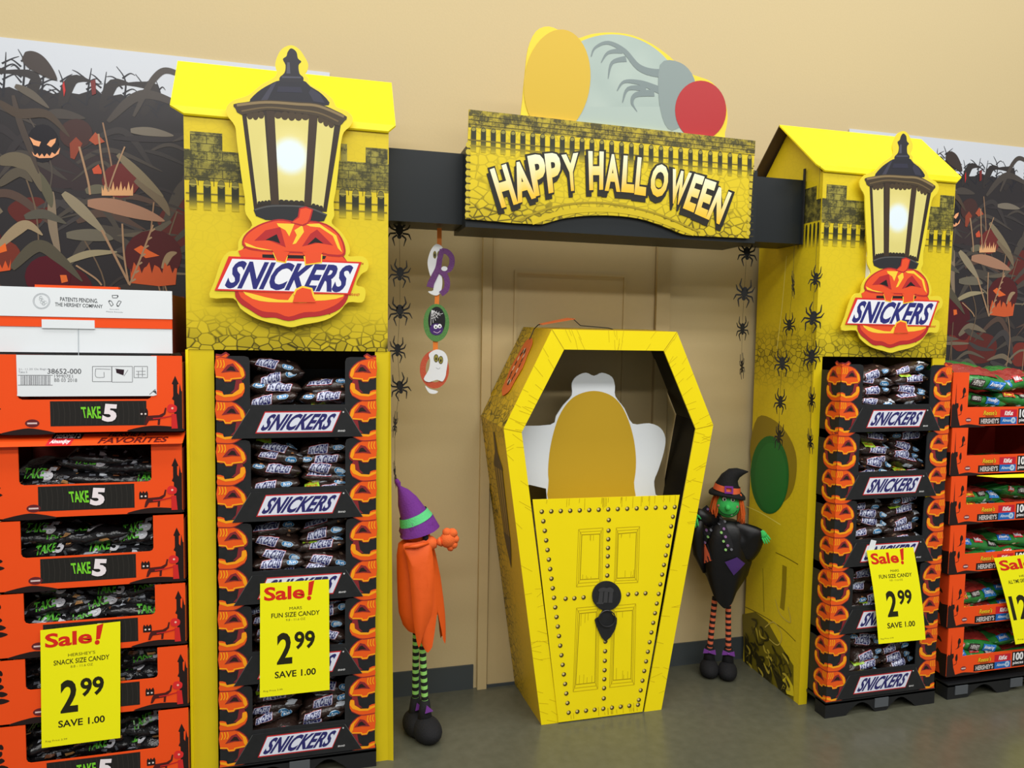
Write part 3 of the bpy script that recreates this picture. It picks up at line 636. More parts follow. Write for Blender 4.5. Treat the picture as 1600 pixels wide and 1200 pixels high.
for i in range(1, 21): rivet(312+(435-312)*(i/21)**.93, 174+(1093-174)*i/21); rivet(920+(752-920)*(i/20.5), 153+(1057-153)*i/20.5)
for i in range(9): rivet(435+(752-435)*i/8, 1093-36*i/8)
for y in (212, 260, 300, 340, 378, 422, 466, 768, 812, 856, 899, 940, 981, 1028): rivet(620-(y-160)*.028, y)
for x, y in ((421, 572), (461, 570), (503, 566), (707, 552), (746, 549), (786, 547)): rivet(x, y)
for k in range(26):
    s_ = RND.uniform(.02, .98); p0 = bil([(270, 120), (943, 98), (905, 300), (300, 320)], s_, 1); da.stroke(TD([p0, (p0[0]-2, p0[1]+RND.uniform(15, 55))]), .0016, LN, 1)
for k in range(16):
    s_ = RND.uniform(.05, .95); p0 = (400+(770-400)*s_, 1128-45*s_); da.stroke(TD([p0, (p0[0]-2, p0[1]-RND.uniform(12, 50))]), .0016, LN, 1)
da.build('door_print', dr)
fa = Art(front(YC-.004))
for i in (0, 1, 2, 4, 5):
    j = (i+1) % 6
    if i == 3: continue
    for k in range(16 if i != 2 and i != 4 else 30):
        s_ = RND.random(); a_ = bil([INN[i], INN[j], OUT[j], OUT[i]], s_, RND.choice((0, 1))); b_ = bil([INN[i], INN[j], OUT[j], OUT[i]], min(max(s_+RND.uniform(-.02, .02), 0), 1), .5+RND.uniform(-.2, .2)); fa.stroke([a_, b_], .0014, (206, 178, 8), 1)
    fa.stroke([OUT[i], INN[i]], .0025, (190, 164, 8), 1)
fa.build('wood_grain_print', ct)
kn = MB().slab(TD(ell(607, 557, 66, 67, 32)), YD-.006, YD).build('knocker', BLK, ct)
k2 = MB().slab(smooth(TD([(604, 612), (645, 655), (654, 660), (645, 712), (602, 766), (570, 718), (553, 668), (570, 655)]), 2), YD-.005, YD).build('knocker_plate', BLK, kn)
MB().tube([Vector((u, YD-.012, v)) for u, v in TD(ell(606, 658, 37, 37, 28)+[(643, 658)])], .0025, 8, cap=False).build('ring', mat('dark_steel', (60, 60, 62), .35, metal=.6), kn)
ka = Art(front(YD-.006)); MG = (62, 62, 64)
for q in ([(575, 522), (592, 522), (586, 588), (566, 588)], [(597, 522), (613, 522), (609, 588), (590, 588)], [(620, 522), (636, 524), (631, 588), (613, 588)]): ka.poly(TD(q), MG, 2)
ka.poly(smooth(TD([(572, 524), (590, 518), (606, 521), (622, 517), (637, 528), (632, 542), (600, 536), (580, 540), (568, 534)]), 3), MG, 3)
for q in ([(560, 586), (592, 586), (590, 594), (560, 594)],): ka.poly(TD(q), MG, 2)
ka.build('emblem', kn)
# lantern printed on the left side of the coffin
def lsurf(y, z, h):
    t = z/1.162; x = (OUT[4][0]*(1-t)+OUT[5][0]*t)-.018*(y-YC)/(YB-YC); return (x-h-.0006, y, z)
la = Art(lsurf); br = (70, 50, 22)
yy = lambda k: -.20+k
la.poly([(yy(-.01), 1.13), (yy(.01), 1.13), (yy(.02), 1.05), (yy(.06), 1.0), (yy(.06), .985), (yy(-.06), .985), (yy(-.06), 1.0), (yy(-.02), 1.05)], br, 1)
la.poly([(yy(-.05), .985), (yy(.05), .985), (yy(.035), .72), (yy(-.035), .72)], (150, 120, 40), 1)
for k0, k1 in ((-.05, -.035), (-.018, -.012), (.018, .012), (.05, .035)): la.stroke([(yy(k0), .985), (yy(k1), .72)], .009, br, 2)
la.poly([(yy(-.045), .72), (yy(.045), .72), (yy(.03), .66), (yy(0), .58), (yy(-.03), .66)], br, 2)
la.build('lantern_print', ct)
# cardboard cutout inside the coffin
zk = zo(1482/420, 720, 490); YK = -.20
def TK(p): return T(YK, zk(p))
bd = smooth(TK([(280, 620), (495, 613), (525, 565), (565, 505), (612, 450), (612, 385), (640, 345), (690, 326), (735, 343), (780, 326), (834, 350), (850, 400), (852, 455), (902, 522), (948, 607), (1040, 605), (1100, 630), (1128, 685), (1120, 760), (1090, 860), (1066, 925), (1075, 1000)]), 3, False)+TK([(1107, 1010), (1107, 1080), (480, 1080), (470, 965), (380, 944), (280, 944)])
zb = min(v for u, v in bd); xl = TK([(500, 1080)])[0][0]; xr = TK([(1100, 1080)])[0][0]
sd = thing('standee', 'white die-cut cutout board with plain yellow oval standing inside the coffin', 'cutout', (1.05, YK, 0))
MB().slab(bd, YK, YK+.006).build('board', WHT, sd); MB().box(xl, xr, YK+.001, YK+.005, .0, zb+.01).build('support', WHT, sd)
ea = Art(front(YK))
ea.poly(smooth(TK([(520, 1060), (484, 920), (485, 800), (505, 680), (540, 570), (590, 490), (650, 445), (735, 426), (820, 447), (880, 500), (925, 590), (955, 700), (966, 820), (955, 930), (925, 1060)]), 4), (206, 166, 38), 1)
ea.build('oval_print', sd)
# paper tag garland laid over the coffin's shoulder
pg = thing('paper_tag_garland', 'orange paper tags on black string draped over the coffin corner', 'garland', (.76, -.2, 1.4))
def LT(u, v, h=.003):                            # u along depth 0 front..1 back, v down the slanted left side 0..1
    a, b = Vector((OUT[0][0], YC, OUT[0][1])), Vector((OUT[5][0], YC, OUT[5][1])); c, d = Vector((OB[0][0], YB, OB[0][1])), Vector((OB[5][0], YB, OB[5][1]))
    n = Vector((-.9, 0, .43)); return (a.lerp(b, v)).lerp(c.lerp(d, v), u)+n*h
tagp = smooth([(.36, .18), (.42, .13), (.50, .11), (.58, .13), (.64, .18), (.66, .3), (.70, .42), (.66, .55), (.64, .66), (.58, .70), (.50, .73), (.42, .70), (.36, .66), (.34, .55), (.30, .42), (.34, .3)], 2)
OT = mat('orange_tag_paper', (226, 112, 52), .6)
tg = MB().prism(tagp, lambda u, v: LT(u, v, .005), lambda u, v: LT(u, v, .003)).build('tag', OT, pg)
ta = Art(lambda u, v, h: LT(u, v, .0052+h))
for i in range(20):
    a0, a1 = 2*pi*i/20, 2*pi*(i+.8)/20; ta.poly([(.5+.10*cos(a0), .42+.2*sin(a0)), (.5+.10*cos(a1), .42+.2*sin(a1)), (.5+.065*cos(a1), .42+.15*sin(a1)), (.5+.065*cos(a0), .42+.15*sin(a0))], (36, 26, 22) if i % 3 else (238, 214, 190), 1)
ta.build('tag_print', tg)
t2 = [Vector((.80, -.26, 1.552)), Vector((.97, -.16, 1.580)), Vector((.955, -.10, 1.585)), Vector((.805, -.20, 1.556))]
MB().add(t2+[p-Vector((0, 0, .002)) for p in t2], [(0, 1, 2, 3), (7, 6, 5, 4)]+[(k, k+4, (k+1) % 4+4, (k+1) % 4) for k in range(4)]).build('tag', OT, pg)
MB().tube([LT(.5, .13, .006), LT(.5, .02, .008), Vector((.80, -.2, 1.55)), Vector((.81, -.21, 1.555))], .002, 6).tube([Vector((.965, -.14, 1.582)), Vector((1.0, -.14, 1.553)), Vector((1.12, -.14, 1.546)), Vector((1.14, -.15, 1.54))], .002, 6).build('string', BLK, pg)

# ------------------------------------------------------------------ spider garlands
def spider_mb(s=1.0):
    m = MB(); th = .0015
    F_ = lambda u, v: (u*s, -th, v*s); B_ = lambda u, v: (u*s, 0, v*s)
    m.prism(ell(0, .006, .014, .020, 16), F_, B_); m.prism(ell(0, -.018, .008, .008, 12), F_, B_)
    for sg in (1, -1):
        for (a, b, c) in (((.008, .012), (.024, .030), (.020, .056)), ((.012, .004), (.032, .012), (.040, .030)), ((.012, -.006), (.034, -.008), (.043, -.028)), ((.008, -.012), (.024, -.024), (.016, -.052))):
            pts = [a, b, c]; w = [.0035, .003, .001]
            for i in range(2):
                (x0, z0), (x1, z1) = pts[i], pts[i+1]; L = hypot(x1-x0, z1-z0); nx, nz = -(z1-z0)/L, (x1-x0)/L
                q = [(x0+nx*w[i], z0+nz*w[i]), (x1+nx*w[i+1], z1+nz*w[i+1]), (x1-nx*w[i+1], z1-nz*w[i+1]), (x0-nx*w[i], z0-nz*w[i])]
                m.prism([(sg*x, z) for x, z in q], F_, B_)
    return m
SPB = mat('black_felt_paper', (22, 23, 25), .75)
sp_me = None
def garland(pts, Y, ztop, label, rots, scl=1.0):
    global sp_me
    P_ = [at(x, y, Y) for x, y in pts]
    t = thing('spider_garland', label, 'garland', (P_[0].x, Y, ztop), 'hanging paper spider strings')
    MB().tube([Vector((P_[0].x, Y+.002, ztop))]+[p+Vector((0, .002, 0)) for p in P_], .0006, 5).build('string', SPB, t)
    for p, r in zip(P_, rots):
        if sp_me is None: o = spider_mb().build('spider', SPB, t); sp_me = o.data; sp_me.transform(Matrix.Translation(rootloc(t)))
        else: o = bpy.data.objects.new('spider', sp_me); COL.objects.link(o); o.parent = t
        o.location = p-t.location; o.rotation_euler = (radians(RND.uniform(-8, 8)), radians(r[0]), radians(r[1])); k = scl*r[2]; o.scale = (k, k, k)
garland([(624, 362), (625, 428), (625, 487), (621, 547), (625, 605), (617, 664), (617, 742)], -.25, 1.902, 'string of black paper spiders beside the letter garland under the beam', [(0, 0, 1), (6, 10, .95), (-4, -5, 1), (8, 30, .9), (-14, 20, .95), (10, 72, .9), (0, 80, .9)])
garland([(1167, 396), (1163, 459), (1160, 514), (1159, 573)], -.25, 1.902, 'shortest spider string, hanging against the tan wall left of the yellow tower side', [(0, 0, 1.05), (6, 0, 1.1), (-5, 20, .95), (10, 70, 1)])
garland([(1239, 446), (1233, 508), (1222, 568), (1219, 628), (1217, 682)], -.348, 1.905, 'spider string hanging in front of the picture on the yellow tower side', [(12, 45, 1.05), (-6, 15, .95), (4, 10, 1.1), (8, 20, 1.05), (20, 30, 1.1)], .95)
garland([(1274, 436), (1270, 497), (1268, 557), (1268, 625), (1266, 690)], -.455, 2.19, 'spider string hanging along the front edge of the gabled tower', [(6, 20, 1), (14, 0, 1.15), (-10, 10, 1.15), (0, 72, 1), (5, 68, 1)], .95)

# ------------------------------------------------------------------ BOO letter garland
YG = -.25; zb2 = zo(1200/140, 580, 330); zg = zo(686/200, 600, 330)
def TB(p): return T(YG, zb2(p))
def TG(p): return T(YG, zg(p))
bo = thing('letter_garland', 'hanging ghost and spider letters spelling BOO on orange ribbon', 'garland', (.40, YG, 1.89))
RIB = mat('orange_ribbon', (226, 124, 40), .6); GHO = mat('white_felt_card', (226, 228, 232), .7); PUR = mat('purple_glitter', (98, 30, 112), .4, bump=.3, bscale=400, var=.25); GRN = mat('green_glitter', (70, 140, 48), .45, bump=.3, bscale=400, var=.3); OGL = mat('orange_glitter', (214, 72, 32), .45, bump=.3, bscale=400, var=.25)
rb = MB()
for q in ([(285, 90), (309, 90), (309, 190), (285, 185)], [(273, 445), (297, 445), (295, 505), (271, 505)], [(263, 695), (289, 695), (289, 750), (263, 750)]): rb.slab(TG(q), YG+.001, YG+.002)
rb.build('ribbon', RIB, bo)
def ribbon2(m, pts, w, y0, y1):
    pts = smooth(pts, 5, False); L = []; R_ = []
    for i, p_ in enumerate(pts):
        a, b = pts[max(i-1, 0)], pts[min(i+1, len(pts)-1)]; tx, tz = b[0]-a[0], b[1]-a[1]; l = hypot(tx, tz) or 1; h = w(i/(len(pts)-1))/2
        L.append((p_[0]-h*tz/l, p_[1]+h*tx/l)); R_.append((p_[0]+h*tz/l, p_[1]-h*tx/l))
    m.slab(L+R_[::-1], y0, y1)
b_ = MB(); ribbon2(b_, TB([(950, 515), (915, 640), (895, 760), (840, 880), (800, 960), (785, 1020)]), lambda t: .018+.008*t, YG-.006, YG-.003)
ribbon2(b_, TB([(940, 535), (1010, 545), (1070, 610), (1078, 700), (1045, 775), (980, 800), (915, 780)]), lambda t: .020, YG-.0062, YG-.0032)
ribbon2(b_, TB([(925, 800), (985, 860), (1015, 950), (1000, 1050), (930, 1110)]), lambda t: .021, YG-.0064, YG-.0034)
lb = b_.build('letter', PUR, bo)
MB().slab(smooth(TB([(880, 440), (955, 490), (930, 600), (900, 700), (860, 770), (872, 800), (840, 850), (800, 880), (770, 800), (753, 690), (775, 580), (820, 485)]), 3), YG-.003, YG).slab(smooth(TB([(885, 815), (930, 835), (952, 950), (930, 1080), (880, 1128), (810, 1115), (760, 1075), (830, 1060), (826, 950)]), 3), YG-.003, YG).slab(TB(ell(975, 772, 42, 32, 14)), YG-.008, YG-.0065).build('ghost', GHO, lb)
la = Art(front(YG-.003))
for x in (850, 905): la.poly(TB(ell(x, 585, 24, 52, 16)), (120, 110, 50), 1); la.poly(TB(ell(x, 590, 10, 22, 12)), (30, 30, 24), 2)
la.build('ghost_face', lb)
lo = MB().slab(TG(ell(280, 598, 69, 101, 36)), YG-.003, YG).build('letter', GRN, bo)
la = Art(front(YG-.003)); la.poly(TG(ell(282, 588, 46, 76, 30)), (26, 24, 28), 1)
for k in range(6): la.stroke(TG([(255, 530), (252+k*9, 560+10*sin(k)), (250+k*13, 612-k*13)]), .0016, (226, 226, 230), 2)
for r in (18, 32, 46): la.stroke(TG([(252, 530+r), (252+r*.6, 526+r*.85), (252+r*.95, 525+r*.3)]), .0014, (226, 226, 230), 2)
la.poly(TG(ell(280, 633, 36, 32, 20)), (70, 40, 110), 3)
for x, y in ((276, 619), (297, 616)): la.poly(TG(ell(x, y, 11, 12, 14)), WHITE, 4); la.poly(TG(ell(x+1, y+2, 4, 5, 10)), BLACK, 5)
la.stroke(TG([(265, 645), (285, 652), (303, 640)]), .0018, (230, 200, 230), 4)
la.build('spider_print', lo)
# orange O: ring
mr_ = MB(); oo, ii = TG(ell(270, 848, 78, 102, 36)), TG(ell(273, 845, 50, 72, 36))
for i in range(36):
    j = (i+1) % 36; mr_.slab([oo[i], oo[j], ii[j], ii[i]], YG-.003, YG)
l3 = mr_.build('letter', OGL, bo)
MB().slab(smooth(TG([(240, 765), (280, 741), (322, 755), (340, 795), (332, 860), (328, 885), (312, 912), (285, 903), (260, 910), (235, 915), (212, 898), (238, 850), (246, 800)]), 3), YG-.006, YG-.0035).slab(smooth(TG([(220, 935), (245, 952), (288, 965), (272, 978), (240, 972)]), 3), YG-.003, YG).build('ghost', GHO, l3)
la = Art(front(YG-.006))
for x, y in ((278, 788), (303, 797)): la.poly(TG(ell(x, y, 13, 22, 16)), (70, 60, 40), 1); la.poly(TG(ell(x, y, 10, 18, 16)), (150, 140, 60), 2); la.poly(TG(ell(x, y+3, 4, 8, 10)), (30, 30, 24), 3)
la.stroke(TG([(278, 838), (290, 845), (300, 838)]), .0015, (160, 160, 165), 1); la.build('ghost_face', l3)


# ------------------------------------------------------------------ black candy trays with carved pumpkin posts
POR, PYE, PMA = (240, 92, 26), (255, 166, 24), (140, 42, 46)
def half_pumpkin(a, P, sg, l=1):
    """right half of a carved pumpkin, nose line at u = 0; P(u, v) -> surface coordinates, u, v in pumpkin units (v down)"""
    t = lambda pts: [P(sg*u, v) for u, v in pts]
    a.poly(t([(0, -.12), (.18, -.10), (.34, -.17), (.48, -.10), (.36, .0), (.2, .04), (0, .03)]), PMA, l)
    a.poly(t([(0, -.07), (.2, -.05), (.36, -.12), (.42, -.07), (.3, .0), (0, .03)]), POR, l+1)
    a.poly(smooth(t([(0, .0), (.35, -.02), (.7, .06), (.95, .24), (1.02, .42), (.92, .54), (.6, .55), (.5, .60), (.30, .60), (.24, .52), (0, .48)]), 2), PMA, l+2)
    a.poly(smooth(t([(0, .01), (.35, .0), (.68, .08), (.92, .25), (.98, .42), (.88, .5), (.56, .51), (.5, .56), (.31, .56), (.26, .49), (0, .44)]), 2), POR, l+3)
    a.poly(t([(.62, .07), (.92, .25), (.98, .42), (.9, .49), (.84, .40), (.80, .25)]), PYE, l+4)
    a.poly(t([(0, .44), (.26, .47), (.32, .54), (.48, .54), (.5, .50), (.88, .47), (.88, .51), (.55, .53), (.5, .58), (.3, .58), (.24, .5), (0, .48)]), PYE, l+5)
    for k in (.06, .16, .26): a.stroke(t([(k, .04), (k+.03, .16), (k-.02, .24)]), .0035, PYE, l+5, 3)
    a.poly(t([(.18, .36), (.40, .16), (.58, .12), (.80, .34), (.5, .33)]), PMA, l+5)
    a.poly(t([(.34, .31), (.5, .19), (.60, .21), (.68, .32), (.52, .30)]), (40, 28, 26), l+6)
    a.poly(t([(.68, .54), (.86, .52), (.92, .66), (.78, .86), (.48, .88), (.62, .78)]), PMA, l+3)
    a.poly(smooth(t([(0, .90), (.0, .80), (.22, .84), (.26, .92), (.55, .90), (.78, .78), (.80, .64), (.94, .62), (.98, .76), (.9, .94), (.6, 1.06), (.35, 1.08), (0, 1.06)]), 2), POR, l+4)
    a.poly(t([(.26, .92), (.55, .90), (.78, .78), (.80, .64), (.94, .62), (.97, .76), (.86, .88), (.6, .96), (.28, .98), (0, .90), (0, .84), (.2, .87)]), PYE, l+5)
    a.stroke(t([(0, 1.07), (.35, 1.09), (.6, 1.07), (.9, .95)]), .003, PMA, l+5, 3)
def bar_logo(a, q, l=1, big=False):
    """parallelogram word plate; q = TL, TR, BR, BL"""
    def sub(e0, e1): return [bil(q, e0, 1-e1), bil(q, 1-e0, 1-e1), bil(q, 1-e0, e1), bil(q, e0, e1)]
    a.quadgrid(q, 10, 4, (206, 44, 48), l); a.quadgrid(sub(.012, .055), 10, 4, (226, 230, 244) if big else (204, 210, 232), l+1); a.text('SNICKERS', sub(.045, .12), (44, 42, 106), l+2, .035 if big else .05, .32)
def bar_tray(x0, Y, z0, Wd, H, label, side):
    t = thing('candy_tray', label, 'tray', (x0+Wd/2, Y+.15, z0), 'black pumpkin-printed candy trays'); D = .32; x1 = x0+Wd; Pw = .102
    front_ = [(x0, z0), (x1, z0), (x1, z0+H-.004), (x1-Pw+.016, z0+H-.004), (x1-Pw+.004, z0+H-.008), (x1-Pw, z0+H-.02), (x1-Pw, z0+.11), (x0+Pw, z0+.11), (x0+Pw, z0+H-.02), (x0+Pw-.004, z0+H-.008), (x0+Pw-.016, z0+H-.004), (x0, z0+H-.004)]
    MB().slab(front_, Y, Y+.004).build('front_panel', BLK, t)
    MB().slab([(x0+.045, z0+.002), (x1-.045, z0+.002), (x1-Pw, z0+.098), (x0+Pw, z0+.098)], Y-.004, Y).build('front_flap', BLK, t)
    m = MB().box(x0, x0+.004, Y+.004, Y+D, z0, z0+H-.03); m.box(x1-.004, x1, Y+.004, Y+D, z0, z0+H-.03); m.box(x0, x1, Y+D-.004, Y+D, z0, z0+H-.06); m.box(x0, x1, Y, Y+D, z0, z0+.005)
    m.build('shell', BLK, t)
    ph = H/2; pw = .088
    for k in range(2):
        zt = z0+H-.012-k*ph
        a = Art(front(Y), .0003); half_pumpkin(a, lambda u, v: (x0+max(u, 0)*pw*1.0+.0005, zt-v*ph*.93), 1); a.build('pumpkin_print', t)
        a = Art(front(Y), .0003); half_pumpkin(a, lambda u, v: (x1+u*pw-.0005, zt-v*ph*.93), -1); a.build('pumpkin_print', t)
    for s_ in (1, -1):
        c = (x0+Pw, z0+.098) if s_ == 1 else (x1-Pw, z0+.098); d = (x0+.045, z0+.002) if s_ == 1 else (x1-.045, z0+.002)
        b = Art(front(Y-.004)); b.stroke([c, d], .0016, (90, 92, 90), 1); b.build('fold_line', t)
    b = Art(front(Y-.004)); cx = (x0+x1)/2+.002; w = .135*Wd/.5
    bar_logo(b, [(cx-w+.03, z0+.089), (cx+w, z0+.089), (cx+w-.03, z0+.018), (cx-w, z0+.018)], 1, True); b.text('BRAND', rect(cx+w-.012, cx+w+.012, z0+.019, z0+.025), (220, 220, 220), 1, .02, .2); b.poly(ell(cx+w+.006, z0+.085, .003, .003, 8), (200, 200, 200))
    b.build('logo_print', t)
    if side:
        c = Art(lambda y, z, h: (x0-h, y, z), .0003)
        for k in range(2):
            zt = z0+H-.012-k*ph; half_pumpkin(c, lambda u, v: (Y-u*pw*.9, zt-v*ph*.93), -1)
        q = [(Y+.20, z0+.165), (Y+.115, z0+.165), (Y+.115, z0+.135), (Y+.20, z0+.135)]
        c.poly(q, (232, 232, 236), 1); c.text('SNICKERS', [bil(q, .03, .9), bil(q, .97, .9), bil(q, .97, .1), bil(q, .03, .1)], (30, 30, 36), 2, .04, .2)
        c.poly(ell(Y+.17, z0+.045, .035, .012, 14), (8, 8, 9), 1)
        for z in (.10, .2): c.stroke([(Y+.09, z0+z), (Y+.3, z0+z)], .0015, (52, 52, 50), 1)
        c.build('side_print', t)
    return t

# bags -------------------------------------------------------------
def bag_shape(Wd, D, Tk, seed):
    R = random.Random(seed); o = Vector((R.random()*40, R.random()*40, R.random()*40))
    def P(x, th, h=0):
        e = min(abs(2*x/Wd), 1); fx = max(.07, (1-e**3.4)**.6)
        c, s = cos(th), sin(th)
        p = Vector((x, -(D/2)*c*(.9+.1*fx), Tk/2*math.copysign(abs(s)**.85, s)*fx))
        w = noise.noise(Vector((x*26, p.y*26, p.z*18))+o)*.007+noise.noise(Vector((x*75, p.y*60, p.z*60))+o)*.0042
        n = Vector((0, -c*Tk, s*D)).normalized()
        return p+n*(w*min(1, fx*1.4)+h)
    return P
def bag_mesh(Wd, D, Tk, seed, nx=26, nt=22):
    P = bag_shape(Wd, D, Tk, seed); m = MB(); n = 0
    for i in range(nx+1):
        x = -Wd/2+Wd*i/nx
        for j in range(nt): m.v.append(P(x, 2*pi*j/nt)); m.c.append(None)
    for i in range(nx):
        for j in range(nt): m.f.append((i*nt+j, i*nt+(j+1) % nt, (i+1)*nt+(j+1) % nt, (i+1)*nt+j))
    m.f += [tuple(range(nt-1, -1, -1)), tuple(nx*nt+j for j in range(nt))]
    return m, P
BROWN = mat('brown_film', (50, 36, 31), .24, bump=.5, bscale=55, spec=.6)
FILMINK = print_mat('film_ink', .25, spec=.55, bump=.35)
PROTO = []
def choc_bag(seed, kind):
    t = thing('candy_bag', 'x', 'bag', (0, 0, 0)); m, P = bag_mesh(.172, .15, .062, seed); m.build('film', BROWN, t, sm=True)
    a = Art(lambda u, v, h: P(u, v, h+.0016), .0005)
    L = lambda u0, u1, a0, a1, k=.008: [(u0+k, a1), (u1, a1), (u1-k, a0), (u0, a0)]
    if kind == 0: bar_logo(a, L(-.062, .012, -.25, .55)); ov = (.042, .15)
    elif kind == 1: bar_logo(a, L(-.03, .055, -.3, .5)); ov = (-.052, .2)
    elif kind == 2: bar_logo(a, L(-.07, .02, .2, .95)); ov = (.045, .5); a.quadgrid(L(-.05, .0, -.6, -.2, 0), 6, 3, (196, 204, 212), 1)
    elif kind == 3: bar_logo(a, L(-.075, -.01, -.15, .5)); ov = (.03, -.1); a.quadgrid(L(.035, .075, .35, .8, .01), 6, 3, (206, 212, 220), 1)
    else: bar_logo(a, L(-.035, .05, -.2, .5)); ov = (.06, .7)
    a.poly(ell(ov[0], ov[1], .019, .24, 18), (196, 220, 236), 2); a.poly(ell(ov[0], ov[1], .017, .21, 18), (56, 132, 188), 3); a.text('fun', rect(ov[0]-.011, ov[0]+.011, ov[1]-.12, ov[1]+.13), (236, 244, 250), 5, .03, .2)
    if kind == 4:
        a.quadgrid([(-.06, 1.25), (-.012, 1.15), (-.006, .35), (-.055, .45)], 5, 6, (164, 206, 50), 6)
        for k in range(2): a.text('SAVE', [(-.052, 1.1-k*.3), (-.016, 1.03-k*.3), (-.014, .85-k*.3), (-.05, .92-k*.3)], (206, 120, 40), 8, .03)
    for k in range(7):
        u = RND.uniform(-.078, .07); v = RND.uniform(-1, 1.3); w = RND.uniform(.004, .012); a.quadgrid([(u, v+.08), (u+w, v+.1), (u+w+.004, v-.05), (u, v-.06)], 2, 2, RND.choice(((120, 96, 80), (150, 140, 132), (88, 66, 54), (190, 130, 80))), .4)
    a.build('bag_print', t, FILMINK); return t
CHOC = [choc_bag(11+i, i % 5) for i in range(6)]
def place(proto, name, label, group, loc, rot, sc=(1, 1, 1)):
    if not proto.get('used'): o = proto; proto['used'] = 1
    else: o = dup(proto)
    o.name = name; o.location = loc; o.rotation_euler = rot; o['label'] = label; o['group'] = group; o.scale = sc
    return o
USED = set()
def put(protos, R, label, group, loc, rot, pick=None, sc=1.0):
    p = protos[pick if pick is not None else R.randrange(len(protos))]
    if p.name not in USED: USED.add(p.name); o = p
    else: o = dup(p)
    o.location = loc; o.rotation_euler = rot; o['label'] = label; o['group'] = group; o.scale = (sc, sc, sc); return o
LAY = ['lowest', 'second lowest', 'middle', 'second highest', 'topmost']
ORD = ['top', 'second', 'third', 'fourth', 'bottom']
def fill_bar_tray(x0, Y, z0, Wd, where, seed, full):
    R = random.Random(seed)
    gp = 'brown candy bags in the %s' % where
    cx = x0+Wd/2
    for layer in range(5 if full else 5):
        for c in (0, 1):
            if not full and c == 1 and layer >= 3: continue
            z = z0+.076+.037*layer+.006*R.random()+(.008 if c else 0)
            x = cx+(.034 if 'gabled' in where else .004)+(-.083 if c == 0 else .083)+R.uniform(-.014, .014)
            put(CHOC, R, '%s brown bag, %s column, %s' % (LAY[layer], ('left', 'right')[c], where), gp, (x, Y+.098+R.uniform(-.008, .014)+.006*layer, z), (radians(R.uniform(-14, 10)), radians(R.uniform(-15, 15)), radians(R.uniform(-9, 9))))
def pallet(x0, x1, Y, label):
    t = thing('pallet', label, 'pallet', ((x0+x1)/2, Y+.2, 0)); PM = mat('black_plastic', (28, 29, 31), .45, bump=.05)
    m = MB(); w = x1-x0; D = .44
    prof = [(x0, .062), (x0, .0), (x0+w*.18, 0), (x0+w*.22, .02)]+[(x0+w*(.22+.2*i/8), .02+.028*sin(pi*i/8)) for i in range(1, 8)]+[(x0+w*.42, .016), (x0+w*.45, 0), (x0+w*.55, 0), (x0+w*.58, .016)]+[(x0+w*(.58+.2*i/8), .016+.032*sin(pi*i/8)) for i in range(1, 8)]+[(x0+w*.78, .02), (x0+w*.82, 0), (x1, 0), (x1, .062)]
    m.slab(prof, Y, Y+.06); m.slab(prof, Y+D/2-.03, Y+D/2+.03); m.slab(prof, Y+D-.06, Y+D); m.box(x0, x1, Y, Y+D, .054, .066)
    m.build('deck', PM, t)
    for k in (.5,) if w < .58 else (.12, .62): MB().box(x0+w*k-.033, x0+w*k+.033, Y-.003, Y, .018, .056).build('grey_pad', mat('grey_plastic', (84, 88, 92), .5), t)
    return t
YLs, YRs = -.46, -.55
for s_, (x0, Y, Wd, zs, nm) in enumerate(((-.344, YLs, .503, (.0675, .337, .608, .884, 1.158), 'left'), (1.926, YRs, .528, (.0675, .338, .61, .882, 1.150), 'right'))):
    zs = list(zs); stack = 'left tower' if nm == 'left' else 'gabled right tower'
    pallet(x0-.004, x0+Wd+.004, Y-.004, 'black plastic pallet under the black pumpkin trays of the %s tower' % ('left' if nm == 'left' else 'gabled'))
    for k in range(5):
        H = (zs[k+1]-zs[k]) if k < 4 else .272
        bar_tray(x0+RND.uniform(-.002, .002), Y, zs[k], Wd, H, '%s black candy tray with carved pumpkin posts, stack of the %s' % (ORD[4-k], stack), nm == 'right')
        fill_bar_tray(x0, Y, zs[k], Wd, '%s black tray of the %s' % (ORD[4-k], 'left tower' if nm == 'left' else 'gabled tower'), 31+k+10*s_, not (k == 4 and nm == 'left'))

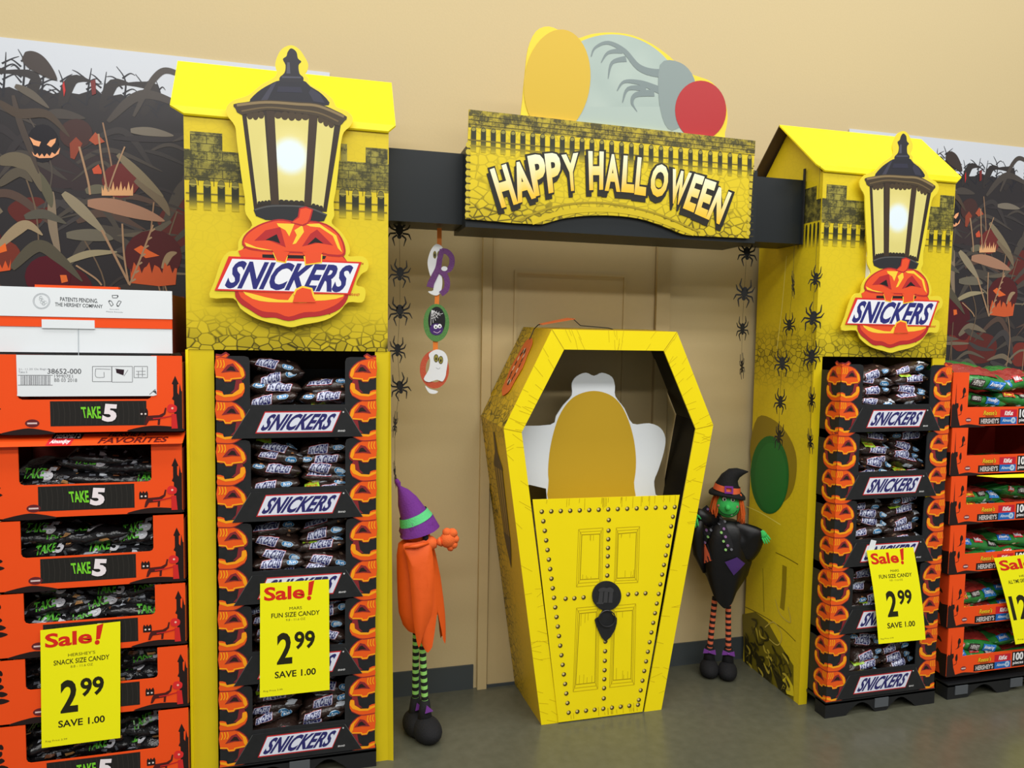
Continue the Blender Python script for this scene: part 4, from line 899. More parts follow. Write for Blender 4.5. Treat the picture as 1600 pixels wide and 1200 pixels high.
# ------------------------------------------------------------------ orange trays of black bags, far left
DKRED = mat('dark_red_card_inside', (104, 28, 16), .6)
def cat_art(a, xr, z0, H, s=1.0):
    """castle, cat and floating imp silhouettes at the right edge xr"""
    K = (36, 22, 22)
    a.poly([(xr-.024, z0+.01), (xr-.024, z0+.1), (xr-.030, z0+.105), (xr-.026, z0+.115), (xr-.026, z0+.15), (xr-.030, z0+.153), (xr-.020, z0+.178), (xr-.010, z0+.153), (xr-.014, z0+.15), (xr-.014, z0+.125), (xr-.010, z0+.118), (xr-.007, z0+.155), (xr-.003, z0+.13), (xr-.0005, z0+.13), (xr-.0005, z0+.01)], K, 1)
    a.poly(smooth([(xr-.16, z0+.006), (xr-.12, z0+.018), (xr-.08, z0+.022), (xr-.03, z0+.018), (xr-.0008, z0+.012), (xr-.0008, z0+.003), (xr-.08, z0+.004)], 3), K, 1.4)
    x = xr-.112; z = z0+.05
    a.poly([(x-.012, z), (x-.012, z+.018), (x-.009, z+.026), (x-.004, z+.019), (x, z+.026), (x+.004, z+.019), (x+.010, z+.026), (x+.013, z+.018), (x+.013, z)], K, 2)
    for e in (-.005, .006): a.poly(ell(x+e, z+.009, .003, .003, 8), (236, 220, 214), 3)
    a.poly([(x+.006, z-.008), (x+.012, z+.003), (x+.045, z+.005), (x+.058, z+.012), (x+.062, z+.028), (x+.066, z+.027), (x+.063, z+.008), (x+.048, z-.006), (x+.046, z-.026), (x+.040, z-.026), (x+.041, z-.010), (x+.016, z-.012), (x+.008, z-.026), (x+.002, z-.026)], (78, 26, 26), 3)
    RD = (226, 44, 44)
    a.poly(smooth([(xr-.044, z0+.078), (xr-.038, z0+.088), (xr-.026, z0+.088), (xr-.016, z0+.08), (xr-.018, z0+.066), (xr-.03, z0+.062), (xr-.042, z0+.066)], 3), RD, 4)
    a.poly(ell(xr-.029, z0+.076, .0035, .0035, 8), (250, 190, 170), 5); a.poly([(xr-.032, z0+.058), (xr-.018, z0+.058), (xr-.014, z0+.012), (xr-.032, z0+.012)], (214, 40, 40), 4)
    a.stroke([(xr-.03, z0+.052), (xr-.06, z0+.046), (xr-.085, z0+.044)], .004, (200, 36, 36), 4)
def five_logo(a, cx, zc, w, h):
    K = (34, 32, 30)
    a.poly(rect(cx-w, cx+w, zc-h, zc+h), K, 1)
    for k in range(18): u = cx-w+2*w*(k+.5)/18; a.stroke([(u, zc-h*.9), (u+.002, zc), (u-.001, zc+h*.9)], .0018, (50, 47, 44), 2)
    a.text('TAKE', [(cx-.052, zc+.021), (cx+.006, zc+.024), (cx+.008, zc-.017), (cx-.046, zc-.014)], (20, 30, 20), 3, .06); a.text('TAKE', [(cx-.050, zc+.020), (cx+.004, zc+.022), (cx+.006, zc-.016), (cx-.045, zc-.013)], (124, 216, 50), 4, .03)
    a.text('5', [(cx+.012, zc+.032), (cx+.056, zc+.028), (cx+.048, zc-.030), (cx+.004, zc-.026)], (30, 30, 30), 4.5, .09); a.text('5', [(cx+.014, zc+.030), (cx+.053, zc+.027), (cx+.046, zc-.028), (cx+.007, zc-.024)], (246, 236, 240), 6, .05)
def orange_tray(x0, x1, Y, z0, z1, lip, label, closed=False):
    t = thing('candy_tray', label, 'tray', ((x0+x1)/2, Y+.15, z0), 'orange candy trays with black cat print'); D = .34; Pw = .088; r = .012
    fr = [(x0, z0), (x1, z0), (x1, z1), (x1-Pw, z1), (x1-Pw, z0+lip+r), (x1-Pw-r*.3, z0+lip+r*.3), (x1-Pw-r, z0+lip), (x0+Pw+r, z0+lip), (x0+Pw+r*.3, z0+lip+r*.3), (x0+Pw, z0+lip+r), (x0+Pw, z1), (x0, z1)]
    MB().slab(fr, Y, Y+.004).build('front_panel', ORG, t)
    m = MB().box(x0, x0+.004, Y+.004, Y+D, z0, z1-.02); m.box(x1-.004, x1, Y+.004, Y+D, z0, z1-.02); m.box(x0, x1, Y+D-.004, Y+D, z0, z1-.02); m.box(x0, x1, Y, Y+D, z0, z0+.005); m.build('shell', DKRED, t)
    a = Art(front(Y), .0003); cat_art(a, x1, z0, z1-z0); cx = (x0+x1)/2
    five_logo(a, cx+.035 if closed else cx, z0+.062, .132, .038)
    K = (36, 22, 22)
    a.poly(smooth([(x0+.04, z0+.001), (x0+.1, z0+.018), (x0+.14, z0+.016), (x0+.185, z0+.001)], 3), K, 1); a.poly(ell(x0+.125, z0+.034, .019, .012, 16), (104, 36, 40), 2); a.stroke([(x0+.112, z0+.034), (x0+.138, z0+.034)], .005, (226, 200, 196), 3)
    for k in range(5): a.poly(smooth([(x0+.02+.005*sin(k*2), z0+.07+.022*k), (x0+.035+.01*cos(k), z0+.078+.022*k), (x0+.022, z0+.088+.022*k), (x0+.008, z0+.08+.022*k)], 3), K, 1)
    a.build('tray_print', t)
    return t
BLKF = mat('black_film', (26, 26, 28), .2, bump=.5, bscale=60, spec=.6)
def dark_bag(seed, kind):
    t = thing('candy_bag', 'x', 'bag', (0, 0, 0)); m, P = bag_mesh(.215, .17, .066, seed); m.build('film', BLKF, t, sm=True); R = random.Random(seed)
    a = Art(lambda u, v, h: P(u, v, h+.0016), .0005); G = (92, 184, 56)
    if kind != 2:
        u0 = R.uniform(-.085, -.01); v0 = .0 if kind == 0 else .5; w = .06
        a.text('TAKE', [(u0, v0+.75), (u0+w, v0+.85), (u0+w+.004, v0+.15), (u0+.004, v0)], G, 4, .03); a.text('5', [(u0+w+.004, v0+.95), (u0+w+.03, v0+.95), (u0+w+.03, v0+.05), (u0+w+.006, v0)], (206, 206, 212), 4, .04)
    for k in range(20):  # silver and tan print patches, the greys doubling as painted crinkle highlights
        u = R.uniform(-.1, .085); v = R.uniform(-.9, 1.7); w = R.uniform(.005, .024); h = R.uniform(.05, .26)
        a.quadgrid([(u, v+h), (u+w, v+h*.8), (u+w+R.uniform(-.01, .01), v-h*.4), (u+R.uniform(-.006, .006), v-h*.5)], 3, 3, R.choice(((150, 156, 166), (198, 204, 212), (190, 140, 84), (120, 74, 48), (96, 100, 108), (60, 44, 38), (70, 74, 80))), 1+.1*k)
    a.build('bag_print', t, FILMINK); return t
DARK = [dark_bag(71+i, i % 3) for i in range(5)]
YT = -.47; XT0, XT1 = -.985, -.442
ZC = [1.247, .988, .765, .560, .352, .120]
TB_ = [z-.062 for z in ZC]
NTH = ['top', 'second', 'third', 'fourth', 'fifth', 'bottom']
for k in range(6):
    z0 = TB_[k]; z1 = (TB_[k-1]-.004) if k else 1.425
    if k == 1: z1 -= .03
    lab = ('closed top orange tray with white label flap, under the white carton' if k == 0 else '%s orange tray from the top with black cat print, open front' % NTH[k])
    tr = orange_tray(XT0+RND.uniform(-.004, .004), XT1+(0, -.004, -.002, .0, .004, .004)[k], YT, z0, z1, .105, lab, k == 0)
    if k == 0:
        fl = MB().slab(smooth([(at(26, 566, YT).x, 1.424), (at(26, 566, YT).x, 1.31), (at(27, 617, YT).x, 1.302), (at(34, 619, YT).x, 1.300), (at(240, 619, YT).x, 1.300), (at(245, 617, YT).x, 1.303), (at(245, 566, YT).x, 1.424)], 1), YT-.002, YT+.004).build('white_flap', WHT, tr)
        a = Art(front(YT-.002), .0003); G = (120, 122, 126); tq = lambda pts: T(YT-.002, pts); z3 = zo(4, 0, 560)
        a.text('38652-000', tq(z3([(297, 64), (508, 64), (508, 97), (297, 96)])), (96, 98, 102), 1, .01); a.text('19M07E1', tq(z3([(340, 100), (455, 102), (455, 122), (340, 120)])), (110, 112, 116)); a.text('BB 03 2018', tq(z3([(340, 124), (482, 126), (482, 147), (340, 146)])), (110, 112, 116))
        a.text('21- 11.25 Oz Bags', tq(z3([(116, 62), (290, 60), (290, 75), (116, 76)])), (160, 162, 168)); a.text('Take 5', tq(z3([(116, 78), (170, 78), (170, 92), (116, 92)])), (160, 162, 168))
        xx = 130
        while xx < 318:
            w = RND.choice((2, 3, 5)); a.poly(tq(z3([(xx, 108), (xx+w, 108), (xx+w, 165), (xx, 165)])), (120, 120, 126)); xx += w+RND.choice((3, 4, 6))
        for y in (105, 167): a.stroke(tq(z3([(112, y), (330, y)])), .0015, G)
        for x0, x1, y0, y1 in ((578, 698, 50, 145), (700, 828, 50, 148), (838, 922, 50, 120)):
            q = [(x0, y0), (x1, y0), (x1, y1), (x0, y1)]
            for i in range(4): a.stroke(tq(z3([q[i], q[(i+1) % 4]])), .0014, G)
        for pts in ([(598, 65), (690, 68)], [(598, 65), (600, 115), (650, 118)], [(650, 85), (652, 118)], [(720, 65), (775, 72)], [(775, 110), (800, 72)], [(850, 100), (910, 100)], [(890, 55), (890, 115)], [(850, 80), (910, 80)], [(865, 80), (865, 118)]): a.stroke(tq(z3(pts)), .0013, G)
        a.poly(tq(z3([(724, 66), (776, 70), (772, 106), (728, 90)])), (44, 26, 36)); a.stroke(tq(z3([(935, 225), (972, 192)])), .002, G); a.poly(tq(z3([(955, 205), (975, 200), (980, 225)])), (70, 70, 74), 2)
        a.build('flap_print', fl)
    if k == 1:
        lm = MB().add([(XT0, YT-.004, z1), (XT1, YT-.004, z1), (XT1, YT-.02, z1+.001), (XT0, YT-.02, z1+.001), (XT0, YT+.05, z1+.036), (XT1, YT+.05, z1+.036), (XT1, YT+.05, z1+.031), (XT0, YT+.05, z1+.031)], [(3, 2, 5, 4), (0, 7, 6, 1), (0, 1, 2, 3), (4, 5, 6, 7), (0, 3, 4, 7), (1, 6, 5, 2)]).build('lid_flap', ORG, tr)
        Pl = lambda u, v, h: (XT0+(XT1-XT0)*u, YT-.02+.07*v-h*.4, z1+.001+.035*v+h); a = Art(Pl, .0005)
        for u0, u1, v0, v1, tx, c, bg in ((.60, .80, .55, .88, "HERSHEY'S", (60, 20, 16), None), (.56, .92, .1, .48, 'FAVORITES', (96, 22, 16), None), (.33, .46, .5, .9, "HERSHEY'S", (226, 210, 205), (40, 30, 30)), (.32, .42, .08, .42, 'AlmondJoy', (250, 240, 240), (210, 40, 50))):
            if bg: a.poly([(u0-.012, v1+.06), (u1+.012, v1+.06), (u1+.008, v0-.06), (u0-.014, v0-.06)], bg, 1)
            a.text(tx, [(u0, v1), (u1, v1), (u1, v0), (u0, v0)], c, 2, .03, .2)
        a.build('lid_print', lm)
    if k and k < 6:
        R = random.Random(300+k); wh = '%s orange tray, black cat stack' % NTH[k]
        for layer in range(3):
            for c in range(3):
                if k == 1 and layer == 2 and c != 1: continue
                if k == 2 and layer == 2 and c == 1: continue
                z = z0+.088+layer*.036+R.uniform(-.004, .008); x = XT0+.14+c*.135+R.uniform(-.02, .02)
                put(DARK, R, '%s black bag, %s column, %s' % (('lowest', 'middle', 'topmost')[layer], ('left', 'middle', 'right')[c], wh), 'black candy bags in the %s' % wh, (x, YT+.115+R.uniform(0, .02)+.01*layer, z), (radians(R.uniform(-15, 10)), radians(R.uniform(-12, 12)), radians(R.uniform(-12, 12))))
# white carton on top
YW = -.452; z4 = zo(5, 0, 440)
def TW(p): return T(YW, z4(p))
wq = TW([(-100, 22), (1350, 92), (1342, 598), (-100, 570)])
wc = thing('carton', 'white carton with orange stripe lying on top of the orange trays', 'carton', (-.74, -.3, 1.43)); xw0, xw1 = -1.0, TW([(1346, 300)])[0][0]
zw0, zw1, zs0, zs1 = 1.432, TW([(675, 55)])[0][1], TW([(200, 350)])[0][1], TW([(200, 270)])[0][1]
MB().box(xw0, xw1, YW, YW+.005, zs1, zw1).build('upper_panel', WHT, wc); MB().box(xw0, xw1-.002, YW+.004, YW+.009, zw0, zs0+.02).build('lower_panel', WHT, wc)
MB().box(xw0, xw1-.001, YW+.002, YW+.007, zs0, zs1).build('orange_band', ORG, wc)
MB().box(xw1-.008, xw1-.004, YW+.009, YW+.25, zw0, zw1-.01).box(xw0, xw1-.008, YW+.24, YW+.25, zw0, zw1-.005).build('side_panel', DKRED, wc)
MB().box(xw0+.03, xw1-.01, YW+.005, YW+.02, zw0-.006, zw0).build('bottom_edge', BLK, wc); MB().box(TW([(265, 30)])[0][0], TW([(920, 60)])[0][0], YW+.006, YW+.03, zw1-.002, zw1+.008).build('orange_tuck_flap', ORG, wc)
a = Art(front(YW), .0003); G = (70, 74, 78)
a.text('PATENTS PENDING.', TW([(470, 120), (765, 135), (765, 168), (470, 152)]), G, 1, .012); a.text('THE HERSHEY COMPANY', TW([(430, 162), (802, 180), (802, 208), (430, 192)]), G, 1, .012)
for r in (66, 58): a.stroke(TW([(325+r*cos(k*pi/16), 152+r*.92*sin(k*pi/16)) for k in range(33)]), .0013, (176, 182, 188), 1, 2)
for k in range(8): c_ = (325+RND.uniform(-32, 32), 152+RND.uniform(-30, 30)); a.stroke(TW(ell(*c_, 12, 10, 8)), .0012, (186, 192, 196), 1, 2)
for k in range(3):
    b0 = k*2*pi/3-pi/2; p = lambda an, r: (898+r*cos(an), 152+r*sin(an)); q = [p(b0-.45, 50), p(b0+.45, 50), p(b0+.62, 30), p(b0-.62, 30)]
    for i in range(4): a.stroke(TW([q[i], q[(i+1) % 4]]), .0016, G)
    a.poly(TW([p(b0+.5, 54), p(b0+.72, 42), p(b0+.48, 32)]), G)
a.text('Recyclable', TW([(858, 212), (930, 214), (930, 222), (858, 220)]), (130, 134, 140)); a.text('Please Recycle', TW([(830, 230), (960, 236), (960, 246), (830, 240)]), (130, 134, 140))
a.build('carton_print', wc)
lq = TW([(325, 313), (738, 322), (738, 370), (325, 357)]); MB().box(lq[0][0], lq[1][0], YW, YW+.004, zs0-.004, zs0+.022).build('lower_tab', WHT, wc)
bs = Art(front(YW+.003)); bs.stroke(TW([(610, 330), (612, 590)]), .002, (186, 194, 200), 2); bs.build('seam', wc)

# ------------------------------------------------------------------ orange trays of green bags, far right
YHs = -.54
def green_tray(x0, x1, z0, z1, lip, label):
    t = thing('candy_tray', label, 'tray', ((x0+x1)/2, YHs+.15, z0), 'orange candy trays with castle print'); D = .34; Pw = .082; Y = YHs
    fr = [(x0, z0), (x1, z0), (x1, z1), (x1-Pw, z1), (x1-Pw, z0+lip), (x0+Pw, z0+lip), (x0+Pw, z1), (x0, z1)]
    MB().slab(fr, Y, Y+.004).build('front_panel', ORG, t)
    MB().box(x0, x0+.004, Y+.004, Y+D, z0, z1).build('side_panel', mat('orange_card_side', (226, 66, 22), .5), t)
    m = MB().box(x1-.004, x1, Y+.004, Y+D, z0, z1); m.box(x0+.004, x1, Y+D-.004, Y+D, z0, z1-.01); m.box(x0, x1, Y, Y+D, z0, z0+.005); m.build('shell', mat('red_card_inside', (160, 34, 18), .6), t)
    a = Art(front(Y), .0003); K = (40, 24, 22); H = z1-z0
    a.poly([(x0+.001, z0), (x0+.001, z0+.09), (x0+.008, z0+.1), (x0+.012, z0+.094), (x0+.018, z0+.100), (x0+.019, z0+.185), (x0+.023, z0+.100), (x0+.034, z0+.1), (x0+.036, z0+.085), (x0+.030, z0+.075), (x0+.036, z0+.04), (x0+.05, z0)], K, 1)
    a.poly(smooth([(x0+.03, z0), (x0+.08, z0+.012), (x0+.12, z0+.01), (x0+.18, z0)], 3), K, 1)
    a.poly(smooth([(x0+.05, z0+.12), (x0+.055, z0+.135), (x0+.052, z0+.15), (x0+.058, z0+.165), (x0+.066, z0+.16), (x0+.068, z0+.145), (x0+.062, z0+.14), (x0+.06, z0+.125)], 3), K, 1); a.stroke([(x0+.042, z0+.118), (x0+.072, z0+.132)], .0016, K, 1)
    a.stroke([(x0+.036, z0+.05), (x0+.05, z0+.055), (x0+.05, z0+.07)], .0025, K, 1); a.poly(smooth([(x0+.046, z0+.068), (x0+.044, z0+.085), (x0+.052, z0+.098), (x0+.056, z0+.08), (x0+.054, z0+.068)], 3), K, 1)
    a.poly(ell(x0+.09, z0+.03, .015, .010, 14), (140, 60, 56), 1); a.stroke([(x0+.079, z0+.030), (x0+.101, z0+.030)], .005, (226, 206, 202), 2)
    u = x0+.165; zA, zM, zB = z0+.072, z0+.041, z0+.010
    a.text("Reese's", rect(u, u+.072, zM+.006, zA-.002), (110, 40, 20), 1, .06, .2); a.text("Reese's", rect(u+.001, u+.071, zM+.008, zA-.003), (255, 206, 40), 2.5, .02, .2); a.stroke([(u+.012, zM+.003), (u+.06, zM+.003)], .003, (110, 60, 20), 1)
    a.poly(rect(u+.090, u+.178, zM, zA), (206, 30, 48), 1); a.text('KitKat', rect(u+.112, u+.158, zM+.006, zA-.006), (250, 244, 244), 2, .04, .25)
    a.poly(rect(u-.02, u+.092, zB, zM-.001), (34, 24, 24), 1); a.text("HERSHEY'S", rect(u-.010, u+.084, zB+.004, zM-.006), (214, 206, 202), 2, .03)
    a.poly(rect(u+.092, u+.180, zB, zM-.001), (26, 104, 186), 1); a.text('AlmondJoy', rect(u+.102, u+.172, zB+.006, zM-.008), (214, 230, 244), 2, .02, .2); a.poly(ell(u+.160, zB+.016, .013, .013, 16), (190, 214, 236), 3); a.poly(ell(u+.160, zB+.016, .006, .006, 10), (120, 166, 214), 4)
    a.poly(rect(u+.186, u+.262, zB, zA+.004), (24, 22, 24), 1); a.text('100', rect(u+.192, u+.248, zM-.004, zA), (246, 246, 246), 2, .04); a.text('pieces', rect(u+.192, u+.25, zB+.006, zM-.008), (246, 246, 246), 2, .02)
    a.build('tray_print', t)
    s = Art(lambda y, z, h: (x0-h, y, z), .0003)
    s.poly([(Y+.001, z0), (Y+.001, z0+.1), (Y+.03, z0+.095), (Y+.05, z0+.11), (Y+.06, z0+.09), (Y+.08, z0+.09), (Y+.075, z0+.06), (Y+.04, z0+.05), (Y+.03, z0)], K, 1)
    s.poly(rect(Y+.14, Y+.05, z0+.02, z0+.06), (116, 40, 16), 1.5); s.text("Reese's", rect(Y+.135, Y+.055, z0+.025, z0+.055), (220, 150, 60), 3, .02, .2); s.text('KitKat', rect(Y+.15, Y+.07, z0+.085, z0+.115), (240, 220, 214), 3, .03, .2)
    s.poly(smooth([(Y+.03, z0+.14), (Y+.06, z0+.15), (Y+.07, z0+.12), (Y+.1, z0+.15), (Y+.07, z0+.165), (Y+.04, z0+.16)], 2), K, 1)
    s.build('side_print', t)
    return t
GRF = mat('green_film', (46, 128, 56), .2, bump=.4, bscale=45, spec=.6)
def green_bag(seed, kind):
    t = thing('candy_bag', 'x', 'bag', (0, 0, 0)); m, P = bag_mesh(.27, .2, .075, seed); m.build('film', GRF, t, sm=True); R = random.Random(seed)
    a = Art(lambda u, v, h: P(u, v, h+.002), .0006); q = lambda u, v, w, h, k=.01: [(u+k, v+h), (u+w, v+h), (u+w-k, v), (u, v)]
    a.quadgrid(q(-.10, .7, .19, .9), 10, 6, (150, 46, 40), 1)
    if kind == 0: its = [(-.11, -.1, .05, .5, (206, 60, 46), 'KitKat', WHITE), (-.05, -.15, .06, .5, (44, 32, 30), "HERSHEY'S", (200, 196, 190)), (.02, -.2, .075, .6, (40, 126, 206), 'AlmondJoy', WHITE)]
    elif kind == 1: its = [(-.10, .2, .07, .55, (200, 70, 40), "Reese's", (250, 206, 50)), (-.02, .25, .05, .45, (48, 36, 34), "HERSHEY'S", (200, 196, 190)), (.04, .1, .07, .7, (50, 132, 206), 'AlmondJoy', WHITE)]
    else: its = [(-.12, .1, .075, .6, (42, 120, 204), 'AlmondJoy', WHITE), (-.03, .4, .055, .5, (206, 44, 50), 'KitKat', WHITE), (.04, .2, .06, .5, (40, 30, 30), "HERSHEY'S", (200, 196, 190))]
    for u, v, w, h, c, tx, tc in its:
        a.quadgrid(q(u, v, w, h), 6, 5, c, 2); a.text(tx, [bil(q(u, v, w, h), .1, .8), bil(q(u, v, w, h), .9, .8), bil(q(u, v, w, h), .9, .2), bil(q(u, v, w, h), .1, .2)], tc, 5, .03, .15)
    for k in range(5):
        u = R.uniform(-.12, .1); v = R.uniform(-.8, 0); a.quadgrid(q(u, v, .02, .18), 2, 2, R.choice(((190, 200, 196), (120, 76, 48), (216, 196, 150))), 1)
    a.build('bag_print', t, FILMINK); return t
GREEN = [green_bag(171+i, i % 3) for i in range(4)]
ZH = [1.206, 1.004, .797, .586, .356, .142]
for k in range(6):
    z0 = ZH[k]-.045; z1 = (ZH[k-1]-.047) if k else 1.388; x0 = 2.474+.052*k/5
    green_tray(x0, x0+.62, z0, z1, .083, '%s orange tray with castle print in the stack at the right edge' % NTH[k])
    R = random.Random(500+k); wh = '%s orange tray at the right edge' % NTH[k]
    for layer in range(1 if k == 1 else 2):
        for c in range(2):
            put(GREEN, R, '%s green bag, %s side, in the %s' % (('lower', 'upper')[layer], ('left', 'right')[c], wh), 'green candy bags in the %s' % wh, (x0+.2+c*.22+R.uniform(-.01, .02), YHs+.125+.012*layer, z0+.083-.045+layer*.056+R.uniform(0, .008)+(0 if k != 1 else -.02)), (radians(R.uniform(-12, 6)), radians(R.uniform(-9, 9)), radians(R.uniform(-8, 8))))
put(GREEN, RND, 'large green candy bag with red and blue print on top of the right edge stack', 'green candy bags heaped above the trays', (2.652, YHs+.12, 1.372), (radians(18), radians(7), radians(-6)), 0, 1.15)
put(GREEN, RND, 'green candy bag in the heap behind the topmost green bag, at the frame edge', 'green candy bags heaped above the trays', (2.90, YHs+.17, 1.352), (radians(14), radians(-8), radians(6)), 2, 1.05)
sp_ = thing('paper_slip', 'yellow paper slip sticking out under the second orange tray at the right edge', 'paper', (2.75, YHs-.01, .955))
MB().add([(2.62, YHs-.004, .957), (3.0, YHs-.004, .957), (3.0, YHs-.016, .952), (2.85, YHs-.022, .946), (2.72, YHs-.016, .948), (2.62, YHs-.004, .958), (2.62, YHs-.004, .956), (3.0, YHs-.004, .956), (3.0, YHs-.016, .951), (2.85, YHs-.022, .945), (2.72, YHs-.016, .947)], [(0, 1, 2, 3, 4), (10, 9, 8, 7, 6), (2, 8, 9, 3), (3, 9, 10, 4), (4, 10, 6, 0)]).build('sheet', YEL, sp_)
pallet(2.535, 3.13, YHs-.004, 'black plastic pallet with grey pads under the orange trays at the right edge')

# ------------------------------------------------------------------ yellow sale tags
TAGM = mat('yellow_tag_paper', (255, 250, 8), .5)
def sale_tag(px, Y, label, l1, l2, l3, big, cents, save, reg, bend=0., tilt=0.):
    C4 = [at(x, y, Y) for x, y in px]
    t = thing('sale_tag', label, 'price tag', tuple((C4[0]+C4[1])/2), 'yellow sale tags')
    def P(u, v, h): p = Vector(bil([tuple(c) for c in C4], u, v)); return p+Vector((bend*.4*sin(pi*v), -h-(bend*.8+tilt)*(1-v), 0))
    m = MB(); n = 10
    for j in range(n+1):
        for u in (0, 1):
            m.v += [Vector(P(u, j/n, 0)), Vector(P(u, j/n, -.0008))]; m.c += [None, None]
    for j in range(n):
        b = 4*j; m.f += [(b, b+2, b+6, b+4), (b+1, b+5, b+7, b+3), (b, b+4, b+5, b+1), (b+2, b+3, b+7, b+6)]
    m.f += [(0, 1, 3, 2), (4*n, 4*n+2, 4*n+3, 4*n+1)]
    m.build('paper', TAGM, t)
    a = Art(P, .0003); RD, K, DK = (226, 42, 26), (70, 66, 20), (38, 36, 16)
    a.text('Sale', rect(.055, .64, .845, .965), RD, 1, .03); a.poly([(.70, .985), (.785, 1.0), (.742, .872), (.69, .868)], RD, 1); a.poly(ell(.705, .845, .032, .02, 12), RD, 1)
    a.text(l1, rect(*((.34, .68) if len(l1) > 5 else (.42, .60)), .752, .778), K, 1, .0); a.text(l2, rect(*((.16, .86) if len(l2) < 18 else (.12, .95)), .69, .732), DK, 1, .012); a.text(l3, rect(.37, .65, .655, .675), (120, 112, 30), 1)
    w0, w1, w2 = (.24, .46, .79) if len(big) == 1 else (.05, .36, .68)
    a.text(big, rect(w0, w1, .275, .555), DK, 1, .03); a.text(cents, rect(w1+.03, w2, .395, .555), DK, 1, .03); 
    if save: a.text(save, rect(.21, .80, .155, .215), DK, 1, .02)
    a.text(reg, rect(.05, .32, .04, .06), (140, 130, 30))
    a.build('lettering', t)
    return t
sale_tag([(63, 985), (188, 971), (188, 1153), (65, 1169)], YT-.008, 'yellow sale tag on the orange trays at the far left, black cat print beside it', "HERSHEY'S", 'SNACK SIZE CANDY', '8.8 - 11.6 OZ', '2', '99', 'SAVE 1.00', 'Reg Price 3.99')
sale_tag([(406.5, 912), (514, 905), (515, 1078), (406, 1090)], YLs-.012, 'yellow sale tag on the black trays under the left tower', 'MARS', 'FUN SIZE CANDY', '9.8 - 11.6 OZ', '2', '99', 'SAVE 1.00', 'Reg Price 3.99')
sale_tag([(1354, 860), (1427, 855), (1440, 996), (1367, 1003)], YRs-.014, 'yellow sale tag curling off the black trays of the gabled tower', 'MARS', 'FUN SIZE CANDY', '9.8 - 11.6 OZ', '2', '99', 'SAVE 1.00', 'Reg Price 3.99', .02, .004)
sale_tag([(1553, 872), (1640, 862), (1668, 990), (1580, 1004)], YHs-.012, 'yellow sale tag cut by the frame, on the orange trays at the right edge', "HERSHEY'S", 'ALL TIME GREATS MINIATURES CANDY', '40 OZ', '12', '99', '', 'Reg Price', .02, .004)
MB().slab(T(YRs-.006, [(1361, 843), (1369, 845), (1364, 864), (1355, 862)]), YRs-.0075, YRs-.0065).build('tape', WHT, [o for o in bpy.data.objects if o.get('label', '').startswith('yellow sale tag curling')][0])

# ------------------------------------------------------------------ dolls
def felt(n, c): return mat(n, c, .85, bump=.25, bscale=180, var=.06)
FBLK, FPUR, FORG, FGRN = felt('black_felt', (14, 14, 17)), felt('purple_felt', (112, 42, 140)), felt('orange_felt', (240, 104, 40)), felt('green_felt', (62, 200, 96))
CLOTH = print_mat('striped_knit', .85)
SATB, SATO = mat('black_satin', (11, 11, 14), .42, bump=.1, bscale=30), mat('orange_cloth', (232, 92, 24), .6, bump=.12, bscale=40)
def stripes(m, p0, p1, r, n, ca, cb):
    pts, cols = [], []
    for i in range(n):
        for e in (0, .999):
            t = (i+e)/n; pts.append(Vector(p0).lerp(Vector(p1), t)); cols.append(ca if i % 2 else cb)
    m.tube(pts, r, 12, cols=cols)
def robe(m, rings, seg=40, hem=lambda a: 0, fold=.06, nf=7, ph=0):
    """rings: (z, cx, cy, rx, ry) from top to hem"""
    b = len(m.v); k = len(rings)
    for i, (z, cx, cy, rx, ry) in enumerate(rings):
        t = i/(k-1)
        for j in range(seg):
            a = 2*pi*j/seg; f = 1+fold*t*sin(nf*a+ph+2*t)
            m.v.append(Vector((cx+rx*f*cos(a), cy+ry*f*sin(a), z+hem(a)*t**1.5))); m.c.append(None)
    for i in range(k-1):
        for j in range(seg): m.f.append((b+i*seg+j, b+i*seg+(j+1) % seg, b+(i+1)*seg+(j+1) % seg, b+(i+1)*seg+j))
    m.f.append(tuple(b+j for j in range(seg)))
def boot(name, c, L, m, par, fwd):
    """puffy shoe, heel under c, toe towards fwd"""
    f = Vector(fwd).normalized(); mb = MB(); s = Vector((-f.y, f.x, 0))
    mb.ball((0, 0, 0), (1, 1, 1), 20, 12, lambda p, d: (f*(d.x*L*.62+L*.25)+s*(d.y*L*.44)+Vector((0, 0, max(d.z, -.72)*L*.42*(1-.18*max(d.x, 0))+L*.30))))
    mb.v = [p+Vector(c) for p in mb.v]
    return mb.build(name, m, par, sm=True)
def hand(m, base, dirn, up, L, splay=.5, curl=.2, nfing=4, side=1):
    """felt glove: palm, four fingers, thumb leaving the side of the palm"""
    d = Vector(dirn).normalized(); s = d.cross(Vector(up)).normalized()*side; u = s.cross(d)*side; b = Vector(base)
    m.tube([b, b+d*L*.12, b+d*L*.34, b+d*L*.5], [(L*.12, L*.08), (L*.2, L*.11), (L*.25, L*.11), (L*.2, L*.08)], 12, flat=s)
    for k in range(nfing):
        o = (k/(nfing-1)-.5); fl = (.46, .54, .52, .40)[k]*L; fd = (d+s*o*splay).normalized(); st = b+d*L*.44+s*o*L*.38
        m.tube([st, st+fd*fl*.45, st+fd*fl*.8+u*curl*L*.1, st+fd*fl+u*curl*L*.18], [L*.075, L*.07, L*.06, L*.03], 8)
    th = b+d*L*.16-s*L*.18; td = (d*.6-s*.8).normalized(); m.tube([th, th+td*L*.2, th+td*L*.36+d*L*.06], [L*.08, L*.07, L*.035], 8)

